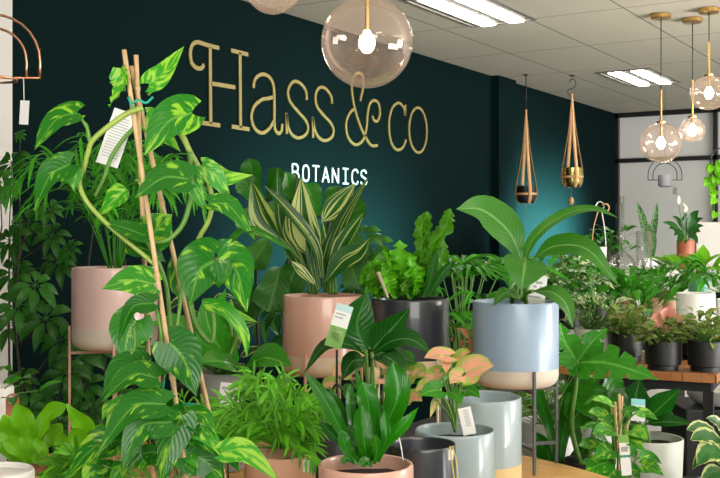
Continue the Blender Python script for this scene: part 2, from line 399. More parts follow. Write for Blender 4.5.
CAPS = {'B': [[(0, 0), (0, 1)], [(0, 1), (.6, 1), (.85, .88), (.85, .65), (.6, .53), (0, .53)], [(.6, .53), (.95, .4), (.95, .13), (.65, 0), (0, 0)]],
 'O': [[(.5, 1), (.15, .88), (.05, .5), (.15, .12), (.5, 0), (.85, .12), (.95, .5), (.85, .88), (.5, 1)]],
 'T': [[(0, 1), (1, 1)], [(.5, 1), (.5, 0)]], 'A': [[(0, 0), (.5, 1)], [(.5, 1), (1, 0)], [(.18, .33), (.82, .33)]],
 'N': [[(.05, 0), (.05, 1)], [(.05, 1), (.95, 0)], [(.95, 0), (.95, 1)]], 'I': [[(.1, 1), (.9, 1)], [(.5, 1), (.5, 0)], [(.1, 0), (.9, 0)]],
 'C': [[(.95, .78), (.8, .95), (.5, 1), (.15, .85), (.05, .5), (.15, .15), (.5, 0), (.8, .05), (.95, .22)]],
 'S': [[(.9, .8), (.75, .96), (.5, 1), (.2, .93), (.1, .75), (.25, .58), (.75, .42), (.92, .25), (.8, .06), (.5, 0), (.2, .05), (.06, .2)]]}
for ch, cx in zip('BOTANICS', (294.5, 304.8, 314.8, 324.6, 334.3, 344.5, 354, 362.8)):
    mb = MB()
    for st in CAPS[ch]:
        pp = []
        for (u, v) in st:
            x = cx+(u-.5)*6.6; yb = 183.6+.063*(x-344.5); yt = 168.8+.09*(x-344.5); pp.append((x, yb+(yt-yb)*v))
        if ch in 'BTANI':
            for a, b_ in zip(pp, pp[1:]): ribbon(mb, [a, b_], .012, th=.006)
        else: ribbon(mb, pp, .012, th=.006)
    mb.build('letter', mat('white lettering', (.6, .64, .64), .5), sg2, smooth=False)
# ------------------------------------------------------------------ ceiling lights
TUBE = emit('lit tube', (1, .96, .88), 34)
def troffer(px, py, label, grp='recessed ceiling lights', loc=None):
    if loc is None:
        d = h_*F/(HY-py); c = P(px, py, d)-Y*.43
    else: c = Vector((*loc, CEIL))
    c.z = CEIL
    t = thing('ceiling_light', label, 'ceiling light', c-Vector((0, 0, .012)), grp)
    m = MB()
    for sx in (-1, 1): m.box(c+Vector((sx*.215, 0, -.006)), X, Y, Z, .014, .90, .012)
    for sy in (-1, 1): m.box(c+Vector((0, sy*.445, -.006)), X, Y, Z, .42, .02, .012)
    m.box(c+Vector((0, 0, -.003)), X, Y, Z, .43, .88, .004)
    m.build('housing', mat('ceiling light housing', (.16, .15, .13), .6), t, smooth=False)
    for sx in (-.095, .095):
        q = MB(); q.box(c+Vector((sx, 0, -.012)), X, Y, Z, .085, .86, .012); q.build('light_tube', TUBE, t, smooth=False)
    return t
i0 = TX0+TXP
troffer(655, 83, 'twin-strip recessed ceiling light at far end near the glass partition')
troffer(503, 21.5, 'twin-strip recessed ceiling light beside the big glass globe')
for (lx, ly) in [(4.6, 1.3), (4.6, -1.6), (6.9, 1.3), (6.9, 4.2), (6.9, 7.4), (2.2, -1.0)]:  # unseen ceiling lights added for fill
    troffer(0, 0, 'twin-strip recessed ceiling light out of the picture near the camera', loc=(lx, ly))
# ------------------------------------------------------------------ pendants
BULB = emit('glowing filament bulb', (1, .80, .58), 55)
def pendant(px, py, d, r, sq, cpy, rodpy, label, rod=True):
    c = P(px, py, d)
    t = thing('pendant_light', label, 'pendant light', (c.x, c.y, CEIL-.03), 'glass globe pendant lights')
    m = MB(); m.lathe((c.x, c.y, CEIL-.03), [(.055, 0), (.06, .004), (.06, .026), (.055, .03)], 32); flat_smooth(m.build('canopy', BRASS, t))
    zt = c.z+r*sq; zr = ZY(rodpy, d)
    m = MB(); m.tube([(c.x, c.y, CEIL-.03), (c.x, c.y, zr-.002)], .0032, 8); m.build('cord', mat('dark cord', (.02, .018, .016), .6), t)
    m = MB(); m.tube([(c.x, c.y, zr), (c.x, c.y, c.z+.035)], .007, 12); m.lathe((c.x, c.y, zt-.004), [(.026, 0), (.028, .012), (.01, .02)], 24); flat_smooth(m.build('rod', BRASS, t))
    n = 24; pr = [(max(.0001, r*math.sin(PI*i/n)), -r*sq*math.cos(PI*i/n)) for i in range(n+1) if not (i == n)]
    inner = [(max(.0001, (r-.003)*math.sin(PI*i/n)), -(r-.003)*sq*math.cos(PI*i/n)) for i in range(n)]
    pr = [p for p in pr if not (p[1] > 0 and p[0] < .022)]; inner = [p for p in inner if not (p[1] > 0 and p[0] < .022)]
    m = MB(); m.lathe(c, pr+inner[::-1], 48); m.build('glass_globe', GLASS, t)
    m = MB(); m.lathe(c, [(.0005, -.036), (.014, -.032), (.023, -.018), (.027, 0), (.022, .016), (.012, .028), (.011, .036)], 20); m.build('bulb', BULB, t)
    return t
pendant(367, 42, 3.37, .150, 1.0, 0, -60, 'large clear glass globe pendant with glowing bulb, nearest and fully in the picture')
pendant(273, -15, 3.8, .107, 1.0, 0, -60, 'glass globe pendant cut off by the top edge, left of the large globe')
pendant(661, 143, 6.26, .127, .96, 14, 90, 'lowest of the three far brass pendants, flattened glass globe')
pendant(692.5, 130, 6.38, .077, 1.0, 18, 80, 'smallest round globe pendant, middle of the three far ones')
pendant(709, 93, 6.10, .112, .9, 9, 42, 'highest far pendant with flattened glass globe at the right edge')
# ------------------------------------------------------------------ pots and stands
def pot_parts(t, c, r, z0, z1, m, band=None, band_h=0.0, round_=.015, soil=True, wall=.007, foot=None, taper=1.0, soil_drop=.03, rimw=True):
    """c: centre xy, outer radius r, from z0 to z1"""
    H = z1-z0; rb = r*taper
    def rad(z): return lerp(rb, r, z/H)
    outer = []
    if foot: outer = [(rad(0)*foot, 0), (rad(0)*foot, H*.16), (rad(H*.18), H*.19)]
    elif band_h > 0: outer = [(rb*.72, 0)] if False else []
    if not foot:
        rr = round_
        outer = [(rb-rr, 0)]+[(rb-rr+rr*math.sin(a*PI/8), rr-rr*math.cos(a*PI/8)) for a in range(1, 5)]
    zb_ = band_h
    mi = wall
    top = [(r, H-.006), (r-.0015, H-.0015), (r-wall/2, H), (r-wall+.0015, H-.0015), (r-wall, H-.006)]
    ins = [(rad(H*.4)-wall, H*.4), (rb*.8-wall, .012), (.0005, .012)]
    base = Vector((c.x, c.y, z0))
    if band and band_h:
        low = [p for p in outer if p[1] < band_h]+[(rad(band_h), band_h)]
        pm = MB(); pm.lathe(base, [(rad(band_h)-.004, band_h-.001), (rad(band_h)+.0006, band_h-.0005)]+[(rad(band_h)+.0006, band_h+.001)]+top+ins, 56)
        po = flat_smooth(pm.build('pot', m, t))
        bm_ = MB(); bm_.lathe(base, low+[(rad(band_h)-.012, band_h)], 56); flat_smooth(bm_.build('base_band', band, po))
    else:
        pm = MB(); pm.lathe(base, outer+top+ins, 56); po = flat_smooth(pm.build('pot', m, t))
    if soil:
        zs = H-soil_drop
        sm = MB(); rs = rad(zs)-wall-.0005
        n = 20; rings = 5; vs = [base+Vector((0, 0, zs+.006))]; fs = []
        for i in range(1, rings+1):
            for k in range(n):
                a = 2*PI*k/n; vs.append(base+Vector((rs*i/rings*math.cos(a), rs*i/rings*math.sin(a), zs+R.uniform(-.002, .005))))
        for k in range(n): fs.append((0, 1+k, 1+(k+1) % n))
        for i in range(rings-1):
            for k in range(n): fs.append((1+i*n+k, 1+(i+1)*n+k, 1+(i+1)*n+(k+1) % n, 1+i*n+(k+1) % n))
        sm.add(vs, fs); sm.build('soil', SOIL, t)
    return po
class Pl: pass
def potted(name, label, cat, px, d, rimy, dia, h, m, group=None, rimz=None, **kw):
    z1 = rimz if rimz else ZY(rimy, d); c = G(px, d); q = Pl(); q.z1 = z1; q.z0 = z1-h; q.r = dia/2
    q.t = thing(name, label, cat, (c.x, c.y, z1-h), group)
    q.po = pot_parts(q.t, c, dia/2, z1-h, z1, m, **kw)
    q.c = Vector((c.x, c.y, z1-kw.get('soil_drop', .03))); q.d = d; return q
def stand(px, d, r, ztop, zbar, zfloor, m, label, ang=25, low=None, th=.0075):
    c = G(px, d); t = thing('plant_stand', label, 'plant stand', (c.x, c.y, zfloor), 'metal plant stands on the round table')
    dirs = []
    for k in range(4):
        a = math.radians(ang+90*k); D = RT*math.sin(a)-FW*math.cos(a); dirs.append(D)
        p = Vector((c.x, c.y, 0))+D*(r+th*.5+.002)
        mb = MB(); mb.box(p+Z*((ztop+zfloor)/2), D, D.cross(Z), Z, th, th, ztop-zfloor); bevel(mb.build('leg', m, t, smooth=False), .0015)
    for z in [zbar]+([low] if low else []):
        for k in range(2):
            D = dirs[k]; dz = -th*k if True else 0
            mb = MB(); mb.box(Vector((c.x, c.y, z-th/2-.001+dz*1.02)), D, D.cross(Z), Z, 2*(r+.003), th, th); mb.build('cross_bar', m, t, smooth=False)
    return t
TZ = .70
# round front table
tc_ = CAM+RT*(-.25)+FW*2.5; tc_.z = 0
WOOD = None
def woodmat(name, c1, c2, sc=1.0, rough=.4):
    m, nt, N, L, B = newmat(name)
    tc = N.new('ShaderNodeTexCoord'); mp = N.new('ShaderNodeMapping'); L.new(tc.outputs['Object'], mp.inputs[0]); mp.inputs['Rotation'].default_value = (0, 0, math.radians(8))
    br = N.new('ShaderNodeTexBrick'); L.new(mp.outputs[0], br.inputs['Vector']); br.inputs['Scale'].default_value = 1
    br.inputs['Brick Width'].default_value = .32*sc; br.inputs['Row Height'].default_value = .045*sc; br.inputs['Mortar Size'].default_value = .0008
    br.inputs['Color1'].default_value = (*c1, 1); br.inputs['Color2'].default_value = (*c2, 1); br.inputs['Mortar'].default_value = (*[c*.4 for c in c1], 1)
    n = N.new('ShaderNodeTexNoise'); mp2 = N.new('ShaderNodeMapping'); L.new(mp.outputs[0], mp2.inputs[0]); mp2.inputs['Scale'].default_value = (4, 60, 30); L.new(mp2.outputs[0], n.inputs['Vector']); n.inputs['Detail'].default_value = 6
    mx = N.new('ShaderNodeMix'); mx.data_type = 'RGBA'; mx.blend_type = 'MULTIPLY'; mx.inputs['Factor'].default_value = .5
    L.new(br.outputs['Color'], mx.inputs['A']); L.new(n.outputs['Color'], mx.inputs['B'])
    hs = N.new('ShaderNodeHueSaturation'); hs.inputs['Value'].default_value = 1.3; hs.inputs['Saturation'].default_value = 1; L.new(mx.outputs['Result'], hs.inputs['Color'])
    cr = N.new('ShaderNodeRGBToBW'); L.new(n.outputs['Color'], cr.inputs[0])
    m2 = N.new('ShaderNodeMix'); m2.data_type = 'RGBA'; m2.blend_type = 'MULTIPLY'; m2.inputs['Factor'].default_value = .6; L.new(br.outputs['Color'], m2.inputs['A'])
    mr = N.new('ShaderNodeMapRange'); L.new(cr.outputs[0], mr.inputs[0]); mr.inputs['From Min'].default_value = .3; mr.inputs['From Max'].default_value = .7; mr.inputs['To Min'].default_value = .6; mr.inputs['To Max'].default_value = 1.1
    L.new(mr.outputs[0], m2.inputs['B']); L.new(m2.outputs['Result'], B.inputs['Base Color']); B.inputs['Roughness'].default_value = rough
    return m
OAK = woodmat('honey butcher block', (.72, .38, .12), (.80, .48, .18))
REDW = woodmat('red brown butcher block', (.42, .15, .05), (.56, .24, .09), .8)
t = thing('round_table', 'round honey wood display table under the pots in front', 'table', tc_, None)
m = MB(); m.lathe(tc_+Z*(TZ-.035), [(1.05, 0), (1.066, .004), (1.07, .010), (1.07, .026), (1.066, .033), (1.06, .035)], 96); flat_smooth(m.build('tabletop', OAK, t))
m = MB(); m.lathe(tc_+Z*0, [(.32, 0), (.32, .015), (.05, .03), (.045, .06), (.045, TZ-.06), (.2, TZ-.04), (.2, TZ-.0355)], 40); flat_smooth(m.build('pedestal', BLK, t))

def cyltag(mb, c, u, v, w, h, th=.0015):
    n = u.cross(v).normalized(); mb.box(c, u.normalized(), v.normalized(), n, w, h, th)
def card(parent, pc, d, wpx, hpx, rot=0.0, stripes=None, name='plant_tag', tilt=.15, yaw=0.0):
    """small printed card; rot clockwise degrees on the picture; stripes: [(v0, v1, material)] fractions from top"""
    c = P(pc[0], pc[1], d); k = d/F; a = math.radians(rot)
    u = (RT*math.cos(a)-UP*math.sin(a)); v = (UP*math.cos(a)+RT*math.sin(a)); u = (u+FW*yaw).normalized(); v = (v+FW*tilt).normalized()
    n = u.cross(v).normalized()
    if n.dot(FW) > 0: n = -n
    m_ = MB(); m_.box(c, u, v, n, wpx*k, hpx*k, .0012); o = m_.build(name, CARD, parent, smooth=False)
    for (u0, u1, v0, v1, mt) in (stripes or []):
        q = MB(); cc = c+u*((u0+u1)/2-.5)*wpx*k+v*(.5-(v0+v1)/2)*hpx*k+n*.0009
        q.box(cc, u, v, n, (u1-u0)*wpx*k, (v1-v0)*hpx*k, .0005); q.build('print', mt, o, smooth=False)
    return o
LINES = [(.12, .85, .08+.055*i, .095+.055*i, CARDG) for i in range(14)]
PT = lambda l, d: [P(a, b_, d+(z if z else 0)) for a, b_, z in [(q+(0,))[:3] for q in l]]
NF = (-FW+UP*.35).normalized()
def lpx(mb, l, wpx, d, shape='heart', n=None, **kw):
    mb.leaf(PT(l, d), wpx*d/F, n or NF, shape, **kw)
def nv(r=0, u=.35): return (-FW+UP*u+RT*r).normalized()

# ---- generic plants
def bush(q, mats, n, hgt, spread, ll, lw, shape='ovate', stem=.002, up=.5, fold=.2, lobe=0, droop=.3, wave=0, stemm=None, seed=0, nvv=8, minh=.15, name='foliage', cut=None):
    rr = random.Random(seed); mb = MB(); sb = MB()
    for i in range(n):
        a = rr.uniform(0, 2*PI)+i*2.4; rad = spread*math.sqrt(rr.random()); hh = hgt*(minh+(1-minh)*rr.random())*(1-.35*(rad/spread)**2)
        D = Vector((math.cos(a), math.sin(a), 0)); b0 = q.c+D*q.r*.3*rr.random()
        tip = q.c+D*rad+Z*hh
        mid = b0.lerp(tip, .5)+Z*hh*.12
        sb.tube([b0, mid, tip], stem, 5, seg=5, r2=stem*.6, cap=False)
        l = ll*rr.uniform(.7, 1.15); w = lw*l/ll*rr.uniform(.85, 1.1); e = up+rr.uniform(-.5, .5)
        D2 = (D+Vector((rr.uniform(-.5, .5), rr.uniform(-.5, .5), e))).normalized()
        m_ = tip+D2*l*.5; e_ = tip+D2*l-Z*droop*l*rr.uniform(.4, 1.3)
        nn = (Z*.9+D*-.15+TOCAM*.4+Vector((rr.uniform(-.4, .4), rr.uniform(-.4, .4), 0))).normalized()
        mb.leaf([tip, m_, e_], w, nn, shape, nv=nvv, nu=2, fold=fold, lobe=lobe, wave=wave, rnd=rr.random(), cut=cut)
    mb.build(name, mats, q.t); sb.build('stems', stemm or STEM, q.t)
def palm(q, n, hgt, spread, ll, w, mt, seed=0, nl=9, droop=.3, start=.25):
    rr = random.Random(seed); mb = MB()
    for i in range(n):
        a = i*2.4+rr.uniform(-.3, .3); f = rr.uniform(.3, 1); D = Vector((math.cos(a), math.sin(a), 0)); b0 = q.c+D*.01
        hh = hgt*rr.uniform(.55, 1)
        pts = [b0, b0+D*spread*.25*f+Z*hh*.6, b0+D*spread*.65*f+Z*hh, b0+D*spread*f+Z*hh*(.95-.3*f)]
        mb.frond(pts, ll*rr.uniform(.8, 1.1), nl, w, nrm=(Z+TOCAM*.5+D*.1).normalized(), droop=droop, start=start)
    mb.build('foliage', mt, q.t)
def umbrella(mb, c, r, out, rr, n=8, w=.3):
    """ring of stalked leaflets; out = facing direction"""
    out = out.normalized(); A = out.cross(UP if abs(out.z) < .95 else X).normalized(); Bv = out.cross(A); ph = rr.random()*6
    rn = rr.random()
    for k in range(n):
        a = ph+2*PI*k/n+rr.uniform(-.12, .12); D = A*math.cos(a)+Bv*math.sin(a); l = r*rr.uniform(.8, 1.1)
        p0 = c+D*l*.18; p1 = c+D*l*.62+out*l*.05-Z*l*.06; p2 = c+D*l-Z*l*.28-out*l*.1
        mb.tube([c, p0], .0012, 4, cap=False)
        mb.leaf([p0, p1, p2], l*w*1.25, out, 'ovate', nv=7, nu=2, fold=.15, rnd=min(1, max(0, rn+rr.uniform(-.2, .2))))
# ================================================================== ROUND TABLE PLANTS
# ---- climbing pothos on bamboo
q = potted('potted_climbing_pothos', 'tall variegated pothos climbing bamboo canes, nearest plant at left', 'potted plant', 198, 1.8, 0, .20, .15, mat('brown nursery pot', (.10, .06, .04), .5), rimz=TZ+.15)
d = 1.8
def stake(q, a, b_, da, db, r=.0042, nodes=6):
    m_ = MB(); p0 = P(a[0], a[1], da); p1 = P(b_[0], b_[1], db); p1 = p1+(p1-p0)*((TZ+.06-p1.z)/(p1.z-p0.z)) if q.z1 < .9 and db < 2 else p1
    pr = []; n = 40
    m_.tube([p0.lerp(p1, i/n) for i in range(n+1)], r, 8)
    for i in range(1, nodes+1):
        c = p0.lerp(p1, (i-.5+R.uniform(-.2, .2))/nodes); dd = (p1-p0).normalized()
        m_.tube([c-dd*.004, c-dd*.001, c+dd*.001, c+dd*.004], r*1.25, 8)
    m_.build('bamboo_cane', BAMBOO, q.t)
stake(q, (136, 55), (150, 400), 1.80, 1.83)
stake(q, (124, 50), (187, 478), 1.79, 1.74)
stake(q, (131, 66), (213, 430), 1.81, 1.86)
sb = MB(); sy = MB()
def vine(mb, l, wpx, d, seg=20, taper=.7): mb.tube(PT(l, d), wpx/2*d/F, 8, seg=seg, r2=wpx/2*d/F*taper)
vine(sy, [(142, 108), (128, 113), (109, 126), (93, 140), (88, 152), (84, 168), (79, 182), (85, 199), (101, 218), (124, 239), (140, 252), (156, 266)], 6, 1.77, 34)
vine(sb, [(90, 143, 0), (87, 128), (78, 114)], 4, 1.77)
vine(sb, [(148, 118, .0), (128, 134), (112, 156), (103, 180), (95, 196)], 5, 1.83)
vine(sy, [(165, 118, .02), (181, 134), (190, 152), (199, 168), (209, 186), (212, 204), (208, 222), (199, 238), (197, 254), (208, 262), (219, 258)], 6, 1.80, 30)
vine(sb, [(190, 152), (190, 172), (192, 190), (189, 206), (183, 224), (172, 237), (160, 242), (148, 240)], 6, 1.79, 26)
vine(sb, [(143, 236), (156, 258), (166, 285), (170, 320), (172, 346), (176, 400, .02), (186, 450, .02), (196, 520, 0)], 5, 1.80, 26)
vine(sb, [(190, 300), (193, 316), (200, 332), (211, 342), (214, 325), (212, 308)], 6, 1.80, 24)
vine(sb, [(183, 280), (176, 330, -.01), (160, 395), (165, 430), (190, 520)], 4, 1.78, 24)
vine(sb, [(157, 310), (162, 340), (158, 372), (150, 400), (150, 430), (190, 530)], 4.5, 1.76, 24)
vine(sb, [(148, 95, .0), (154, 88), (151, 82)], 3, 1.80)
vine(sb, [(135, 180), (152, 181), (165, 183), (187, 180)], 3, 1.80)
vine(sb, [(134, 326), (135, 345), (130, 365), (150, 400)], 4, 1.78)
sy.build('vine', STEMY, q.t); sb.build('vine', STEM, q.t)
m1 = MB(); m2 = MB(); sb2 = MB(); K = dict(nv=14, nu=4, lobe=.28, fold=.12, wave=.02, wf=1.5)
lpx(m2, [(149, 84), (165, 72), (184, 46, -.02)], 27, 1.79, rnd=.7, n=nv(-.2, .3), **K)
lpx(m2, [(121, 68), (124, 86), (109, 106, -.02)], 26, 1.78, rnd=.95, n=nv(-.7, .1), nv=14, nu=4, lobe=.1, fold=.5, wave=.1)
lpx(m1, [(77, 113), (56, 120), (34, 151, -.03)], 33, 1.76, rnd=.6, n=nv(-.2, .7), **K)
lpx(m1, [(192, 113), (168, 122), (144, 156, -.02)], 44, 1.75, rnd=.85, n=nv(.1, .3), **K)
lpx(m1, [(188, 179), (163, 178), (134, 199, -.02)], 37, 1.74, rnd=.25, n=nv(0, .5), **K)
lpx(m1, [(70, 164), (50, 176), (34, 211, -.03)], 34, 1.75, rnd=.45, n=nv(-.3, .3), **K)
lpx(m2, [(77, 170), (74, 181), (74, 192)], 13, 1.75, rnd=.2, n=nv(.4, 0), **K)
lpx(m2, [(127, 189), (115, 199), (100, 216)], 22, 1.78, rnd=.6, n=nv(.2, .3), fold=.6, nv=12, nu=4)
lpx(m1, [(146, 236), (125, 228), (103, 222)], 24, 1.77, rnd=.3, n=nv(0, 1.0), **K)
lpx(m1, [(150, 238), (160, 226), (172, 214)], 40, 1.81, rnd=.9, n=nv(.1, .2), **K)
lpx(m1, [(132, 246), (148, 250), (166, 262)], 26, 1.80, rnd=.1, n=nv(0, .8), **K)
lpx(m1, [(214, 261), (199, 272), (190, 306, -.02)], 56, 1.74, rnd=.35, n=nv(.1, .35), **K)
lpx(m1, [(218, 259), (236, 270), (247, 312, -.02)], 47, 1.75, rnd=.75, n=nv(-.1, .25), **K)
lpx(m2, [(203, 166), (224, 178), (253, 175)], 22, 1.80, rnd=.9, n=nv(.2, .4), **K)
lpx(m2, [(202, 165), (216, 178), (232, 202)], 22, 1.79, rnd=.6, n=nv(-.3, .3), **K)
lpx(m1, [(209, 203), (230, 207), (256, 241, -.03)], 25, 1.76, rnd=.6, n=nv(-.2, .9), **K)
lpx(m1, [(230, 240), (252, 230, -.02), (298, 254, -.08)], 14, 1.76, rnd=.1, n=nv(0, 1.2), **K)
lpx(m2, [(192, 166), (194, 188), (207, 214)], 21, 1.77, rnd=.3, n=nv(.4, .1), fold=.4, nv=12, nu=4)
lpx(m2, [(154, 284), (130, 280), (101, 289)], 32, 1.76, rnd=.35, n=nv(0, .3), **K)
lpx(m1, [(154, 303), (132, 308), (118, 342, -.02)], 24, 1.74, rnd=.15, n=nv(-.5, .6), **K)
lpx(m2, [(136, 320), (128, 335), (123, 361)], 44, 1.78, rnd=.15, n=nv(.1, .15), **K)
lpx(m1, [(170, 343), (184, 360), (197, 397)], 46, 1.73, rnd=.1, n=nv(.1, .25), **K)
lpx(m1, [(157, 378), (132, 375), (101, 402, -.03)], 32, 1.73, rnd=.4, n=nv(-.1, .9), **K)
lpx(m1, [(143, 366), (122, 368), (102, 396, -.01)], 34, 1.77, rnd=.3, n=nv(0, .5), **K)
lpx(m2, [(206, 304), (226, 310), (244, 334), (247, 358)], 18, 1.79, rnd=.5, n=nv(.3, .8), **K)
lpx(m2, [(207, 305), (228, 312), (258, 322)], 17, 1.83, rnd=.7, n=nv(.1, .9), **K)
lpx(m1, [(166, 404), (132, 408), (96, 456, -.04)], 35, 1.71, rnd=.45, n=nv(-.1, .6), **K)
lpx(m1, [(172, 422), (140, 428), (120, 476, -.03)], 34, 1.70, rnd=.35, n=nv(.1, .4), **K)
lpx(m1, [(182, 415), (172, 440), (160, 488)], 36, 1.72, rnd=.5, n=nv(.2, .2), **K)
lpx(m2, [(186, 426), (206, 434), (228, 462, -.02)], 22, 1.73, rnd=.55, n=nv(.2, .5), **K)
lpx(m2, [(222, 452), (246, 452), (280, 482, -.02)], 27, 1.71, rnd=.9, n=nv(0, .7), **K)
lpx(m1, [(190, 455), (206, 462), (226, 486)], 40, 1.74, rnd=.3, n=nv(0, .4), **K)
lpx(m1, [(120, 440), (96, 446), (64, 478)], 36, 1.75, rnd=.7, n=nv(-.1, .6), **K)
lpx(m2, [(146, 116, .03), (158, 128, .03), (181, 152, .03)], 26, 1.79, rnd=.6, n=nv(0, .3), **K)
lpx(m1, [(176, 262, .03), (180, 288, .03), (196, 300, .03)], 20, 1.83, rnd=.6, n=nv(0, .3), **K)
lpx(m1, [(150, 345, .04), (136, 355, .04), (112, 362, .04)], 20, 1.83, rnd=.6, n=nv(0, .5), **K)
rr = random.Random(77)
for i in range(22):
    x = rr.uniform(100, 215); y = rr.uniform(398, 468); sg_ = -1 if x < 160 else 1; l = rr.uniform(20, 34)
    lpx(m2 if i % 3 == 0 else m1, [(x, y, rr.uniform(-.02, .05)), (x+sg_*l*.5, y+l*.15, 0), (x+sg_*l*.9, y+l*.75, -.02)], rr.uniform(17, 25), 1.74, rnd=rr.random(), n=nv(rr.uniform(-.5, .5), rr.uniform(.2, .9)), **K)
    vine(sb2, [(160+(x-160)*.3, y+40, .03), ((160+x)/2, y+12, .04), (x, y, .01)], 2.5, 1.74, 8)
sb2.build('vine', STEM, q.t)
m1.build('foliage', M_POTHOS, q.t); m2.build('foliage', M_POTHOSB, q.t)
for l in ([(133, 103), (139, 100), (146, 103), (153, 97)], [(128, 97), (134, 108), (144, 110)], [(165, 398), (171, 405), (190, 404), (206, 408)], [(164, 380), (163, 392), (168, 402), (176, 400)]):
    mb = MB(); vine(mb, l, 2.4, 1.775, 10, 1); mb.build('plant_tie', TIE, q.t)
card(q.t, (116, 138), 1.86, 22, 58, 17, [(.12, .85, .14+.05*i, .152+.05*i, CARDG) for i in range(15)], yaw=.3)

# ---- pale pink pot on pink stand, parlour palm
q = potted('potted_parlour_palm', 'feathery parlour palm in a tall-standing pale pink pot, left', 'potted plant', 115, 3.14, 267, .255, .245, PINKL, band=CREAML, band_h=.068, round_=.03)
palm(q, 32, .42, .34, .10, .011, M_PALM, 3, 9, .7, .3)
stand(115, 3.14, .1275, ZY(325, 3.14), q.z0, TZ, PSTAND, 'pink metal plant stand carrying the pale pink palm pot', ang=12)
# ---- pink pot with aspidistra
d = 3.25
q = potted('potted_striped_aspidistra', 'cream striped sword-leaf plant in a salmon pink pot, centre', 'potted plant', 323, d, 295, .252, .245, PINK, band=CREAM, band_h=.062, round_=.03)
stand(323, d, .126, ZY(350, d), q.z0, TZ, PSTAND, 'pink metal plant stand under the salmon pink striped-leaf pot', ang=-22)
m1 = MB(); m2 = MB(); sb = MB(); S = dict(shape='sword', nv=16, nu=5, fold=.35)
def asp(mb, l, w, n=None, rnd=None, dd=0, sh='sword', fold=.3): mb.leaf(PT(l, d+dd), w*d/F, n or NF, sh, nv=16, nu=5, fold=fold, rnd=rnd)
asp(m1, [(280, 238), (262, 216), (251, 180)], 25, nv(-.2, .1), .3, -.02, 'lance')
asp(m1, [(318, 288), (302, 262), (284, 226), (277, 168)], 20, nv(.3, .2), .5, .03)
asp(m2, [(321, 262), (304, 228), (301, 177)], 32, nv(.1, .2), .35, -.02, 'lance')
asp(m1, [(322, 278), (315, 245), (290, 212), (264, 185)], 13, nv(.2, .5), .05, -.06)
asp(m2, [(322, 222), (337, 205), (356, 183)], 24, nv(.1, .5), .65, .0, 'lance')
asp(m1, [(325, 290), (328, 262), (343, 222), (369, 176)], 18, nv(-.4, .3), .0, -.03)
asp(m1, [(332, 270), (342, 245), (364, 212)], 19, nv(-.2, .4), .8, -.05)
asp(m1, [(324, 284), (342, 262), (358, 252), (370, 238)], 24, nv(.1, .7), .75, -.08, 'lance')
asp(m2, [(314, 284), (302, 272), (291, 261)], 11, nv(0, .7), .2, -.08)
asp(m1, [(318, 290), (312, 265), (310, 242), (306, 232)], 12, nv(.4, 0), .2, -.06)
asp(m1, [(326, 292), (330, 272), (325, 250), (327, 232)], 12, nv(.2, 0), .4, .04)
asp(m1, [(316, 288), (300, 250), (289, 232), (286, 215)], 16, nv(.2, .4), .9, .03)
asp(m1, [(329, 280), (336, 262), (339, 240), (352, 218)], 22, nv(-.2, .4), .45, .05)
for (a, b_) in (((310, 294), (280, 238)), ((316, 294), (321, 262)), ((330, 294), (322, 222)), ((333, 294), (332, 270)), ((313, 294), (316, 262)), ((336, 294), (331, 262))):
    vine(sb, [(*a, 0), ((a[0]*.8+b_[0]*.2), (a[1]+b_[1])/2, .01), (*b_, 0)], 4, d, 10, .6)
m1.build('foliage', M_STRIPE, q.t); m2.build('foliage', M_STRIPEB, q.t); sb.build('stems', STEM, q.t)
# ---- charcoal pot crisp fern
d = 3.25
q = potted('potted_crisp_fern', 'frilly light green crisp fern in a charcoal pot beside the pink pot', 'potted plant', 410, d, 298, .245, .235, CHAR, band=CREAM, band_h=.05, round_=.03)
stand(410, d, .1225, ZY(356, d), q.z0, TZ, WSTAND, 'pale metal plant stand under the charcoal fern pot', ang=38)
mb = MB(); rr = random.Random(5)
for i in range(52):
    u = rr.uniform(-1, 1); bx = 404+u*24; tx = 396+u*30+rr.uniform(-6, 6); ty = 238+14*abs(u)+rr.uniform(0, 40); dz = rr.uniform(-.09, .07)
    mb.leaf(PT([(bx*.5+404*.5, 296, dz*.3), ((bx+tx)/2-u*2, (ty+296)/2, dz*.8), (tx, ty, dz+.0)], d), 15*d/F, nv(rr.uniform(-.7, .7), rr.uniform(-.1, .5)), 'fiddle', nv=34, nu=4, fold=.3, wave=.08, wf=3.2, frill=.16, rag=.34, rnd=rr.random())
for i in range(16):
    ty = rr.uniform(207, 262); tx = 442+rr.uniform(-16, 18)-(ty-210)*.12; dz = rr.uniform(-.05, .1)
    mb.leaf(PT([(425, 296, dz*.3), (428, (ty+296)/2, dz*.8), (tx-6, ty+20, dz), (tx, ty, dz)], d), 13*d/F, nv(rr.uniform(-.7, .7), rr.uniform(0, .5)), 'fiddle', nv=34, nu=4, fold=.3, wave=.08, wf=3.2, frill=.16, rag=.34, rnd=rr.random()*.2)
mb.build('foliage', M_FRILL, q.t)
mb = MB()
for l in ([(424, 296), (430, 280), (434, 262), (437, 248)], [(428, 296), (441, 275), (452, 262)]):
    mb.leaf(PT(l, d-.08), 10*d/F, nv(.2, .2), 'sword', nv=14, nu=3, wave=.08, rnd=.1)
mb.build('foliage', M_STRAP, q.t)
mb = MB(); vine(mb, [(378, 272, -.09), (388, 298, -.09)], 4, d); mb.build('plant_label', mat('beige label', (.5, .42, .3), .6), q.t)
